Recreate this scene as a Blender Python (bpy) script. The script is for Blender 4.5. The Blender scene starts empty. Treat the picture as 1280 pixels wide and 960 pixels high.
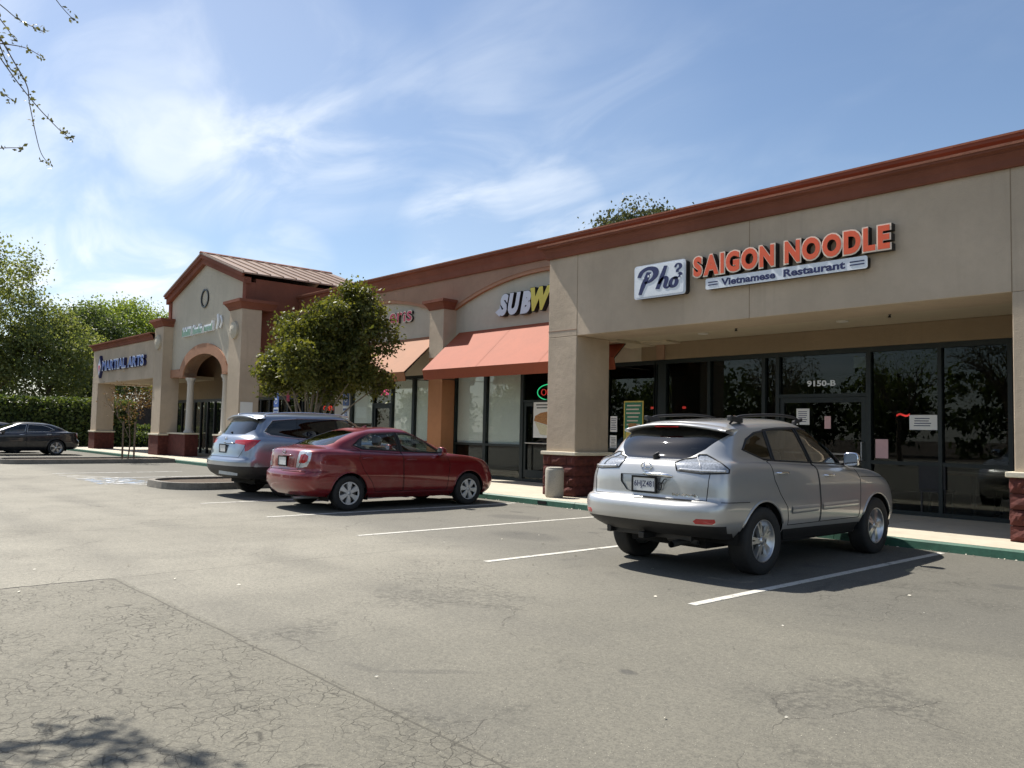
import bpy, bmesh, math, random
import numpy as np
from mathutils import Vector, Matrix
from mathutils.bvhtree import BVHTree
R_ = math.radians
random.seed(7); rng = np.random.default_rng(7)
scn = bpy.context.scene
COL = scn.collection

# ------------------------------------------------------------------ camera, sky, sun, exposure
EYE = 1.47
cam = bpy.data.cameras.new('camera'); camo = bpy.data.objects.new('camera', cam); COL.objects.link(camo)
cam.sensor_fit = 'HORIZONTAL'; cam.sensor_width = 36; cam.lens = 36*1030/1280
cam.clip_start = .05; cam.clip_end = 3000
_p, _r, _y = R_(3.3), R_(1.19), R_(48.2)
_F = Vector((-math.sin(_y)*math.cos(_p), math.cos(_y)*math.cos(_p), math.sin(_p)))
_R0 = Vector((math.cos(_y), math.sin(_y), 0)); _U0 = _R0.cross(_F)
_Rt = _R0*math.cos(_r)+_U0*math.sin(_r); _Up = _U0*math.cos(_r)-_R0*math.sin(_r)
camo.matrix_world = Matrix(((_Rt.x, _Up.x, -_F.x, 0), (_Rt.y, _Up.y, -_F.y, 0), (_Rt.z, _Up.z, -_F.z, EYE), (0, 0, 0, 1)))
scn.camera = camo

SUN = Vector((.74, .092, -1)).normalized()          # direction the light travels
SUN_EL = math.asin(-SUN.z)
SUN_ROT = math.atan2(-SUN.x, -SUN.y)                # azimuth from +Y towards +X
sl = bpy.data.lights.new('sun', 'SUN'); sl.energy = 5.0; sl.angle = R_(.55); sl.color = (1, .95, .87)
so = bpy.data.objects.new('sun', sl); COL.objects.link(so); so.rotation_euler = SUN.to_track_quat('-Z', 'Y').to_euler(); so.location = (-20, -5, 30)

wd = bpy.data.worlds.new('World'); scn.world = wd; wd.use_nodes = True
def build_world():
    nt = wd.node_tree; nt.nodes.clear(); N = nt.nodes; L = nt.links
    out = N.new('ShaderNodeOutputWorld')
    sky = N.new('ShaderNodeTexSky'); sky.sky_type = 'NISHITA'; sky.sun_disc = False
    sky.sun_elevation = SUN_EL; sky.sun_rotation = SUN_ROT; sky.air_density = 1.0; sky.dust_density = .7; sky.ozone_density = 2.2
    bg = N.new('ShaderNodeBackground'); bg.inputs[1].default_value = .082; L.new(sky.outputs[0], bg.inputs[0])
    tc = N.new('ShaderNodeTexCoord')
    def math_(op, a, b=None, clamp=False):
        m = N.new('ShaderNodeMath'); m.operation = op; m.use_clamp = clamp
        for i, v in enumerate((a, b)):
            if v is None: continue
            if isinstance(v, (int, float)): m.inputs[i].default_value = v
            else: L.new(v, m.inputs[i])
        return m.outputs[0]
    sep = N.new('ShaderNodeSeparateXYZ'); L.new(tc.outputs['Generated'], sep.inputs[0])
    zz = math_('ADD', math_('MAXIMUM', sep.outputs[2], 0), .16)
    cx = math_('DIVIDE', sep.outputs[0], zz); cy = math_('DIVIDE', sep.outputs[1], zz)
    cmb = N.new('ShaderNodeCombineXYZ'); L.new(cx, cmb.inputs[0]); L.new(cy, cmb.inputs[1])
    def noise(scale, rotz, sx, sy, det, dist, off):
        mp = N.new('ShaderNodeMapping'); mp.inputs['Rotation'].default_value = (0, 0, rotz); mp.inputs['Scale'].default_value = (sx, sy, 1); mp.inputs['Location'].default_value = off
        L.new(cmb.outputs[0], mp.inputs[0])
        n = N.new('ShaderNodeTexNoise'); n.inputs['Scale'].default_value = scale; n.inputs['Detail'].default_value = det; n.inputs['Roughness'].default_value = .55; n.inputs['Distortion'].default_value = dist
        L.new(mp.outputs[0], n.inputs['Vector']); return n.outputs[0]
    def ramp(v, a, b):
        m = N.new('ShaderNodeMapRange'); m.interpolation_type = 'SMOOTHSTEP'; L.new(v, m.inputs[0]); m.inputs[1].default_value = a; m.inputs[2].default_value = b; return m.outputs[0]
    wisps = ramp(noise(1.7, .5, 1, 1.9, 8, .9, (3.1, 1.7, 0)), .36, .72)
    soft = ramp(noise(.75, .2, 1, 1.5, 4, .6, (8.3, 2.2, 0)), .34, .72)
    # banks of cirrus where the sky has them (centre direction, inner cosine, outer cosine, weight)
    banks = [((-.876, .372, .308), .9992, .9945, 0.65), ((-.901, .320, .294), .9992, .9955, 0.58), ((-.926, .262, .276), .9990, .9950, 0.52), ((-.947, .199, .262), .9990, .9945, 0.52), ((-.958, .159, .250), .9990, .9945, 0.52), ((-.842, .443, .312), .9992, .9950, 0.41), ((-.800, .479, .356), .9985, .991, 0.22), ((-.838, .377, .394), .9990, .990, 0.50), ((-.872, .323, .366), .9985, .990, 0.34), ((-.925, .20, .345), .998, .980, 0.28), ((-.958, .243, .150), .9992, .9955, 0.80), ((-.940, .304, .152), .9992, .9965, 0.76), ((-.972, .185, .145), .9990, .994, 0.72), ((-.885, .428, .188), .9994, .9975, 0.36), ((-.760, .604, .241), .9990, .9955, 0.50), ((-.690, .674, .262), .9990, .9965, 0.40), ((-.725, .641, .250), .9990, .9965, 0.36), ((-.668, .664, .335), .998, .975, 0.18), ((.6, -.5, .5), .99, .90, 0.56), ((.2, -.9, .3), .99, .93, 0.64), ((-.5, -.75, .3), .99, .94, 0.64), ((.9, .2, .35), .99, .93, 0.56)]
    tot = None
    for d, hi, lo, w in banks:
        dp = N.new('ShaderNodeVectorMath'); dp.operation = 'DOT_PRODUCT'; L.new(tc.outputs['Generated'], dp.inputs[0])
        dp.inputs[1].default_value = Vector(d).normalized()
        m = math_('MULTIPLY', ramp(dp.outputs['Value'], lo, hi), w)
        tot = m if tot is None else math_('MAXIMUM', tot, m)
    broken = math_('ADD', math_('MULTIPLY', wisps, .80), .20)
    cover = math_('MULTIPLY', tot, broken)
    thin = math_('MULTIPLY', math_('MULTIPLY', soft, wisps), .20)
    mask = math_('MINIMUM', math_('ADD', cover, thin), .93)
    hz = math_('MULTIPLY', math_('SUBTRACT', 1.0, ramp(sep.outputs[2], .0, .16)), .30)
    mask = math_('MAXIMUM', mask, hz)
    cb = N.new('ShaderNodeBackground'); cb.inputs[0].default_value = (.90, .95, 1, 1); cb.inputs[1].default_value = .74
    mx = N.new('ShaderNodeMixShader'); L.new(mask, mx.inputs[0]); L.new(bg.outputs[0], mx.inputs[1]); L.new(cb.outputs[0], mx.inputs[2])
    L.new(mx.outputs[0], out.inputs[0])
build_world()
vs = scn.view_settings; vs.view_transform = 'Standard'; vs.look = 'None'; vs.gamma = 1; vs.use_curve_mapping = False; vs.exposure = 0.72
cy_ = scn.cycles; cy_.use_denoising = True; cy_.max_bounces = 8; cy_.transparent_max_bounces = 16; cy_.caustics_reflective = False; cy_.caustics_refractive = False

# ------------------------------------------------------------------ materials
M = {}
class G:
    """small node-graph helper"""
    def __init__(s, name):
        s.m = bpy.data.materials.new(name); s.m.use_nodes = True; s.nt = s.m.node_tree; s.N = s.nt.nodes; s.L = s.nt.links
        s.N.clear(); s.out = s.N.new('ShaderNodeOutputMaterial'); s.pos = s.N.new('ShaderNodeNewGeometry').outputs['Position']
        M[name] = s.m
    def n(s, t, **k):
        x = s.N.new('ShaderNode'+t)
        for a, b in k.items(): setattr(x, a, b)
        return x
    def put(s, sock, v):
        if isinstance(v, bpy.types.NodeSocket): s.L.new(v, sock)
        elif isinstance(v, (tuple, list)) and len(v) == 3 and sock.type == 'RGBA': sock.default_value = (*v, 1)
        else: sock.default_value = v
    def math(s, op, a, b=0.0, clamp=False):
        x = s.n('Math', operation=op, use_clamp=clamp); s.put(x.inputs[0], a); s.put(x.inputs[1], b); return x.outputs[0]
    def noise(s, scale, det=4, rough=.55, dist=0, vec=None):
        x = s.n('TexNoise'); x.inputs['Scale'].default_value = scale; x.inputs['Detail'].default_value = det; x.inputs['Roughness'].default_value = rough; x.inputs['Distortion'].default_value = dist
        s.L.new(vec or s.pos, x.inputs['Vector']); return x.outputs[0]
    def voro(s, scale, feature='F1', vec=None, out=0):
        x = s.n('TexVoronoi', feature=feature); x.inputs['Scale'].default_value = scale; s.L.new(vec or s.pos, x.inputs['Vector']); return x.outputs[out]
    def ramp(s, v, a, b, c=0., d=1.):
        x = s.n('MapRange', interpolation_type='SMOOTHSTEP'); s.put(x.inputs[0], v)
        for i, q in enumerate((a, b, c, d)): x.inputs[i+1].default_value = q
        return x.outputs[0]
    def mix(s, f, a, b, blend='MIX'):
        x = s.n('Mix', data_type='RGBA', blend_type=blend); s.put(x.inputs[0], f); s.put(x.inputs[6], a); s.put(x.inputs[7], b); return x.outputs[2]
    def sep(s, v=None):
        x = s.n('SeparateXYZ'); s.L.new(v or s.pos, x.inputs[0]); return x.outputs
    def bump(s, h, strength=.3, dist=.01):
        x = s.n('Bump'); x.inputs['Strength'].default_value = strength; x.inputs['Distance'].default_value = dist; s.L.new(h, x.inputs['Height']); return x.outputs[0]
    def bsdf(s, **k):
        x = s.n('BsdfPrincipled')
        for a, v in k.items(): s.put(x.inputs[a.replace('_', ' ')], v)
        s.L.new(x.outputs[0], s.out.inputs[0]); return x

def plain(name, col, rough=.6, var=.08, scale=6, bump=0., bscale=60, metal=0., spec=.5, coat=0.):
    g = G(name)
    n = g.math('ADD', g.math('MULTIPLY', g.noise(scale, 5), .6), g.math('MULTIPLY', g.noise(scale*5.3, 3), .4))
    c = g.mix(g.ramp(n, .3, .7), tuple(v*(1-var) for v in col), tuple(min(1, v*(1+var)) for v in col))
    k = dict(Base_Color=c, Roughness=rough, Metallic=metal, Specular_IOR_Level=spec)
    if coat: k['Coat_Weight'] = coat; k['Coat_Roughness'] = .04
    if bump: k['Normal'] = g.bump(g.noise(bscale, 4, .65), bump, .012)
    g.bsdf(**k); return g.m

def stucco(name, col, dirt=.12):
    g = G(name)
    big = g.noise(.55, 5, .6); fine = g.noise(7, 5)
    z = g.sep()[2]
    cmb = g.n('CombineXYZ'); sp = g.sep(); g.L.new(g.math('MULTIPLY', sp[0], 4.5), cmb.inputs[0]); g.L.new(g.math('MULTIPLY', sp[1], 4.5), cmb.inputs[1]); g.L.new(g.math('MULTIPLY', z, .35), cmb.inputs[2])
    streak = g.ramp(g.noise(1, 4, .6, 0, cmb.outputs[0]), .52, .8)
    c = g.mix(g.ramp(big, .35, .68), tuple(v*(1-dirt) for v in col), tuple(v*(1+dirt*.6) for v in col))
    c = g.mix(g.math('MULTIPLY', g.ramp(fine, .4, .75), .25), c, tuple(v*.82 for v in col))
    c = g.mix(g.math('MULTIPLY', streak, .34), c, tuple(v*.66 for v in col))
    h = g.math('ADD', g.noise(42, 5, .7), g.math('MULTIPLY', g.noise(5, 3), 1.6))
    g.bsdf(Base_Color=c, Roughness=.9, Specular_IOR_Level=.2, Normal=g.bump(h, .55, .012)); return g.m

stucco('stucco_tan', (.50, .408, .305)); stucco('stucco_fascia', (.27, .205, .135), .06); stucco('stucco_cream', (.50, .455, .365), .07); stucco('stucco_brown', (.34, .215, .15)); stucco('stucco_orange', (.42, .20, .10)); stucco('stucco_soffit', (.52, .45, .33), .05)
stucco('terracotta', (.21, .080, .052), .16); stucco('terracotta_light', (.27, .115, .072), .1); stucco('arch_trim', (.40, .22, .14), .08); stucco('stone_column', (.55, .52, .46), .06)
plain('split_face', (.085, .024, .019), .85, .35, 9, .8, 45, spec=.3)
plain('base_ledge', (.60, .55, .43), .8, .08, 8, .2, 60)
plain('roof_metal', (.27, .185, .132), .5, .08, 3, metal=.1)
plain('frame_green', (.0035, .010, .009), .55, .2, 20)
plain('black_metal', (.012, .012, .013), .4, .2, 20)
plain('awning_coral', (.295, .066, .025), .75, .07, 2.2, .18, 9); plain('awning_tan', (.27, .108, .043), .75, .07, 2.2, .18, 9)
plain('blind', (.70, .74, .70), .8, .03, 2)
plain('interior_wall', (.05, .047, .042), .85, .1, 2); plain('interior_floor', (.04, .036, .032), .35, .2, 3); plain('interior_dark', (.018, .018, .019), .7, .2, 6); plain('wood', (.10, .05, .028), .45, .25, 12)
plain('paper', (.78, .78, .75), .8, .02, 8); plain('paper_pink', (.62, .40, .40), .8, .05, 12); plain('poster_green', (.04, .22, .12), .5, .15, 9); plain('poster_yellow', (.75, .58, .12), .5, .1, 20); plain('bread', (.42, .20, .07), .6, .5, 26); plain('lettuce', (.68, .62, .42), .6, .5, 60)
plain('sign_white', (.74, .78, .82), .45, .03, 12); plain('sign_navy', (.012, .017, .09), .4, .15, 12); plain('sign_orange', (.72, .10, .03), .4, .05, 12); plain('sign_trim', (.78, .66, .52), .4, .05, 12); plain('sign_return', (.010, .010, .012), .4, .2, 10)
plain('sign_silver', (.62, .66, .72), .4, .03, 10); plain('sign_yellow', (.66, .57, .07), .4, .05, 10); plain('sign_red', (.55, .035, .09), .4, .1, 10); plain('sign_green', (.08, .30, .13), .5, .15, 10); plain('sign_blue', (.03, .10, .38), .35, .1, 10)
plain('concrete', (.46, .415, .325), .85, .10, 2.2, .25, 70); plain('kerb_green', (.024, .095, .062), .6, .22, 5, .2, 50); plain('kerb_grey', (.19, .175, .15), .9, .25, 5, .5, 40); plain('soil', (.085, .062, .042), 1, .4, 9, .9, 30)
plain('can_stone', (.36, .335, .285), .9, .22, 70, .6, 90); plain('galvanised', (.42, .43, .44), .45, .1, 10, metal=.8)
plain('bark', (.16, .12, .085), .95, .35, 18, .8, 30); plain('bark_pale', (.26, .215, .16), .95, .3, 18, .6, 30); plain('fence_dark', (.06, .045, .035), .9, .3, 6)
plain('hedge_core', (.018, .028, .010), 1, .4, 9); plain('debris', (.68, .63, .52), .8, .2, 30); plain('plastic_black', (.018, .018, .019), .55, .2, 20, .1, 200)
plain('lamp_white', (.62, .60, .55), .4, .05, 10)

def emit(name, col, st):
    g = G(name); e = g.n('Emission'); e.inputs[0].default_value = (*col, 1); e.inputs[1].default_value = st; g.L.new(e.outputs[0], g.out.inputs[0])
emit('neon_red', (1, .07, .06), .5); emit('neon_pink', (1, .05, .22), .7); emit('neon_green', (.05, .9, .35), .55)

def glass(name, tint, f0=.06, rough=.0, extra=0.):
    """thin pane: tinted see-through plus mirror reflection by fresnel"""
    g = G(name)
    tr = g.n('BsdfTransparent'); tr.inputs[0].default_value = (*tint, 1)
    gl = g.n('BsdfGlossy'); gl.inputs['Roughness'].default_value = rough; gl.inputs[0].default_value = (.95, .97, .97, 1)
    lw = g.n('LayerWeight'); lw.inputs[0].default_value = .5
    f = g.math('ADD', g.math('MULTIPLY', g.math('POWER', lw.outputs['Facing'], 3.2), .82+extra), f0, True)
    mx = g.n('MixShader'); g.L.new(f, mx.inputs[0]); g.L.new(tr.outputs[0], mx.inputs[1]); g.L.new(gl.outputs[0], mx.inputs[2]); g.L.new(mx.outputs[0], g.out.inputs[0])
glass('shop_glass', (.60, .65, .63), .023, 0., -.2); glass('blind_glass', (.93, .95, .94), .03); glass('clear_glass', (.80, .88, .84), .06); glass('car_glass', (.36, .40, .38), .07); glass('car_glass_dark', (.045, .05, .06), .06, .012); glass('lamp_lens', (.90, .92, .94), .10)

def paint(name, col, metal, rough=.34, flake=.10):
    g = G(name)
    n = g.noise(900, 2)
    c = g.mix(n, tuple(v*(1-flake) for v in col), tuple(v*(1+flake) for v in col))
    dust = g.ramp(g.noise(3.2, 4), .45, .8)
    c = g.mix(g.math('MULTIPLY', dust, .10), c, (.30, .27, .22))
    g.bsdf(Base_Color=c, Metallic=metal, Roughness=rough, Coat_Weight=1., Coat_Roughness=.035, Specular_IOR_Level=.5)
paint('paint_silver', (.50, .50, .49), .58, .33); paint('paint_red', (.185, .005, .009), .3, .30); paint('paint_bluegrey', (.30, .335, .385), .75, .28); paint('paint_navy', (.006, .007, .011), .2, .35)
plain('chrome', (.80, .81, .82), .08, .02, 10, metal=1.); plain('alloy', (.56, .57, .58), .28, .06, 20, metal=.85); plain('hubcap', (.60, .61, .62), .35, .06, 20, metal=.4)
plain('rubber', (.018, .018, .018), .8, .2, 40); plain('gap_black', (.004, .004, .004), .9, .1, 10); plain('seat_grey', (.15, .14, .13), .8, .1, 20); plain('seat_dark', (.035, .035, .037), .8, .1, 20)
plain('lamp_red', (.42, .012, .016), .12, .25, 60, coat=1.); plain('lamp_smoke', (.33, .35, .38), .14, .45, 45, coat=1., metal=.2); plain('lamp_clear', (.62, .63, .65), .1, .3, 60, coat=1., metal=.4); plain('plate_white', (.66, .67, .66), .5, .03, 20); plain('plate_ink', (.02, .025, .09), .5, .1, 20); plain('brake_disc', (.10, .10, .10), .5, .2, 20, metal=.6)

def paint_line(name, col, wear):
    g = G(name)
    n = g.math('ADD', g.math('MULTIPLY', g.noise(3.5, 6, .7), .55), g.math('MULTIPLY', g.noise(38, 4, .7), .45))
    m = g.ramp(n, wear, wear+.10)
    p = g.n('BsdfPrincipled'); g.put(p.inputs['Base Color'], g.mix(g.noise(14, 4), tuple(v*.78 for v in col), col)); p.inputs['Roughness'].default_value = .75
    t = g.n('BsdfTransparent'); mx = g.n('MixShader'); g.L.new(m, mx.inputs[0]); g.L.new(t.outputs[0], mx.inputs[1]); g.L.new(p.outputs[0], mx.inputs[2]); g.L.new(mx.outputs[0], g.out.inputs[0])
paint_line('line_paint', (.58, .56, .50), .37); paint_line('line_worn', (.62, .62, .60), .41); paint_line('blue_worn', (.30, .42, .60), .50)

def asphalt():
    g = G('asphalt'); sp = g.sep(); X, Y = sp[0], sp[1]
    wob = g.math('MULTIPLY', g.math('SUBTRACT', g.noise(1.6, 5, .6), .5), .22)
    Xw = g.math('ADD', X, wob); Yw = g.math('ADD', Y, g.math('MULTIPLY', wob, .45))
    # old square of paving in the drive lane: x > -8.35, y < 2.50
    inx = g.ramp(Xw, -8.38, -8.32); iny = g.ramp(Yw, 2.545, 2.485); old = g.math('MULTIPLY', inx, iny)
    big = g.noise(.23, 6, .62, .4); mid = g.noise(1.3, 6, .65, .3); fine = g.noise(26, 4, .7)
    far = g.ramp(Xw, -3.0, -9.5)  # paving pales with distance: grazing sun glare and haze painted into the colour
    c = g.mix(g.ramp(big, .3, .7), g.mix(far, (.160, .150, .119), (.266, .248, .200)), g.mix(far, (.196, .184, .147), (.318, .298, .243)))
    c = g.mix(g.math('MULTIPLY', g.ramp(mid, .38, .75), .32), c, (.128, .122, .101))
    bays = g.ramp(Yw, 5.6, 7.4)
    trk = g.math('MULTIPLY', g.ramp(g.math('ABSOLUTE', g.math('SUBTRACT', g.math('ABSOLUTE', g.math('SUBTRACT', Yw, 3.55)), .78)), .42, .05), g.ramp(g.noise(.5, 4), .30, .62))
    c = g.mix(g.math('MULTIPLY', trk, .30), c, (.125, .118, .100))
    c = g.mix(g.math('MULTIPLY', bays, .62), c, (.108, .104, .091))
    rav = g.math('MULTIPLY', g.math('MULTIPLY', g.ramp(g.noise(.75, 4, .6, .3), .52, .64), g.ramp(g.noise(17, 4, .7), .42, .58)), g.ramp(Xw, -9.0, -5.0))
    c = g.mix(g.math('MULTIPLY', rav, .55), c, (.055, .052, .044))
    c = g.mix(g.math('MULTIPLY', old, .50), c, (.172, .160, .124))
    # drips of oil inside the bays, tyre scuffs
    oil = g.ramp(g.noise(.95, 5, .6, .8), .60, .74)
    c = g.mix(g.math('MULTIPLY', g.math('MULTIPLY', oil, g.math('ADD', g.math('MULTIPLY', bays, .5), .12)), .9), c, (.07, .068, .066))
    # aggregate: dark and pale stones
    st = g.voro(75); st2 = g.voro(31)
    c = g.mix(g.math('MULTIPLY', g.ramp(fine, .35, .7), .60), c, g.mix(.5, c, (.06, .058, .052)))
    c = g.mix(g.math('MULTIPLY', g.ramp(g.noise(85, 3, .6), .42, .66), .70), c, g.mix(.55, c, (.05, .048, .042)))
    pale = g.math('MULTIPLY', g.ramp(st, .24, .10), g.ramp(g.noise(19, 3), .48, .66))
    c = g.mix(g.math('MULTIPLY', pale, .95), c, (.46, .43, .35))
    chips = g.math('MULTIPLY', g.ramp(st2, .115, .07), g.ramp(g.noise(2.1, 4), .52, .68))
    c = g.mix(g.math('MULTIPLY', chips, .85), c, (.52, .48, .38))
    # crazed cracking in the old square, stray cracks elsewhere
    wv = g.n('TexNoise'); wv.inputs['Scale'].default_value = 3.2; wv.inputs['Detail'].default_value = 5; g.L.new(g.pos, wv.inputs['Vector'])
    vm = g.n('VectorMath', operation='MULTIPLY_ADD'); g.L.new(wv.outputs[1], vm.inputs[0]); vm.inputs[1].default_value = (.30, .30, 0); g.L.new(g.pos, vm.inputs[2])
    fl = g.n('VectorMath', operation='MULTIPLY'); g.L.new(vm.outputs[0], fl.inputs[0]); fl.inputs[1].default_value = (1, 1, 0)
    e1 = g.voro(10.5, 'DISTANCE_TO_EDGE', fl.outputs[0]); e2 = g.voro(.8, 'DISTANCE_TO_EDGE', fl.outputs[0])
    k1 = g.math('MULTIPLY', g.ramp(e1, .036, .004), g.math('MULTIPLY', old, g.ramp(g.noise(1.6, 5, .65), .40, .54)))
    k1b = g.math('MULTIPLY', g.ramp(e1, .024, .003), g.math('MULTIPLY', g.ramp(g.noise(.34, 4, .6), .55, .66), .9))
    k2 = g.math('MULTIPLY', g.ramp(e2, .007, .001), g.ramp(g.noise(.8, 4, .6), .46, .60))
    # straight seams of the old square
    def near(v, c0, w): return g.ramp(g.math('ABSOLUTE', g.math('SUBTRACT', v, c0)), w, w*.25)
    wob2 = g.math('MULTIPLY', wob, .25)
    s1 = g.math('MULTIPLY', near(g.math('ADD', Y, wob2), 2.47, .011), g.ramp(X, -8.4, -8.3))
    s2 = g.math('MULTIPLY', near(g.math('ADD', X, wob), -8.38, .026), g.ramp(Y, 2.52, 2.44))
    s3 = g.math('MAXIMUM', g.math('MULTIPLY', near(g.math('ADD', X, wob), -8.40, .014), g.ramp(Y, 2.4, 2.6)), g.math('MULTIPLY', near(g.math('ADD', X, wob), -12.3, .02), .7))
    seam = g.math('MAXIMUM', g.math('MAXIMUM', g.math('MULTIPLY', s1, .50), s2), g.math('MULTIPLY', g.math('MULTIPLY', s3, g.ramp(Y, 6.4, 5.4)), .42))
    k = g.math('MAXIMUM', g.math('MAXIMUM', g.math('MULTIPLY', k1, .62), g.math('MULTIPLY', k1b, .7)), g.math('MAXIMUM', g.math('MULTIPLY', k2, .36), seam))
    # patches of tar and a drip
    def spot(x0, y0, a, b, rot, v):
        dx = g.math('SUBTRACT', Xw, x0); dy = g.math('SUBTRACT', Yw, y0); ca, sa = math.cos(rot), math.sin(rot)
        p = g.math('ADD', g.math('MULTIPLY', dx, ca/a), g.math('MULTIPLY', dy, sa/a)); q = g.math('ADD', g.math('MULTIPLY', dx, -sa/b), g.math('MULTIPLY', dy, ca/b))
        r = g.math('SQRT', g.math('ADD', g.math('MULTIPLY', p, p), g.math('MULTIPLY', q, q)))
        return g.math('MULTIPLY', g.ramp(r, 1.25, .55), v)
    sps = None
    for a in ((-4.10, 3.05, .30, .05, .9, .30), (-4.42, 2.78, .20, .05, .2, .22), (-3.33, 4.02, .075, .05, 0, .6), (-8.5, 9.6, .16, .12, 0, .55), (-8.3, 9.1, .10, .07, 0, .5), (-8.55, 8.3, .07, .09, 0, .45), (-8.42, 10.3, .2, .12, 0, .4), (-11.2, 10.2, .15, .10, 0, .5), (-2.9, 9.4, .2, .14, 0, .4), (-2.72, 2.42, .05, .035, .4, .5), (-2.62, 2.55, .05, .04, .2, .4), (-10.6, 9.6, .55, .35, .3, .4), (-8.6, 8.0, .7, .4, 0, .35), (-2.4, 6.3, 1.1, .14, .35, .14)):
        t = spot(*a); sps = t if sps is None else g.math('MAXIMUM', sps, t)
    c = g.mix(sps, c, (.055, .053, .050))
    c = g.mix(k, c, (.030, .027, .022))
    h = g.math('SUBTRACT', g.math('ADD', g.math('MULTIPLY', fine, .8), g.math('MULTIPLY', g.ramp(st, .3, .05), .7)), g.math('MULTIPLY', k, 2.2))
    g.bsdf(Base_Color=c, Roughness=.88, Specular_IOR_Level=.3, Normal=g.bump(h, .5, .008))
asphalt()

def leafmat(name, a, b, trans=.35):
    g = G(name); geo = g.n('NewGeometry')
    c = g.mix(geo.outputs['Random Per Island'], a, b)
    c = g.mix(g.math('MULTIPLY', g.ramp(g.noise(1.4, 3), .35, .7), .5), c, tuple(v*.62 for v in a))
    d = g.n('BsdfPrincipled'); g.put(d.inputs['Base Color'], c); d.inputs['Roughness'].default_value = .5; d.inputs['Specular IOR Level'].default_value = .35
    t = g.n('BsdfTranslucent'); g.put(t.inputs[0], g.mix(1., c, (1.25, 1.2, .55), 'MULTIPLY'))
    mx = g.n('MixShader'); mx.inputs[0].default_value = trans; g.L.new(d.outputs[0], mx.inputs[1]); g.L.new(t.outputs[0], mx.inputs[2]); g.L.new(mx.outputs[0], g.out.inputs[0])
leafmat('leaf_island', (.072, .092, .022), (.20, .20, .05), .44); leafmat('leaf_oak', (.11, .15, .055), (.26, .285, .115), .5); leafmat('leaf_green', (.14, .21, .05), (.27, .33, .09), .5); leafmat('leaf_dark', (.060, .095, .036), (.14, .18, .06), .4); leafmat('leaf_hedge', (.05, .085, .024), (.16, .20, .055), .4); leafmat('leaf_rust', (.13, .07, .04), (.20, .13, .07)); leafmat('leaf_pine', (.050, .065, .038), (.10, .11, .06)); leafmat('leaf_spring', (.10, .105, .04), (.19, .18, .10))
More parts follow.
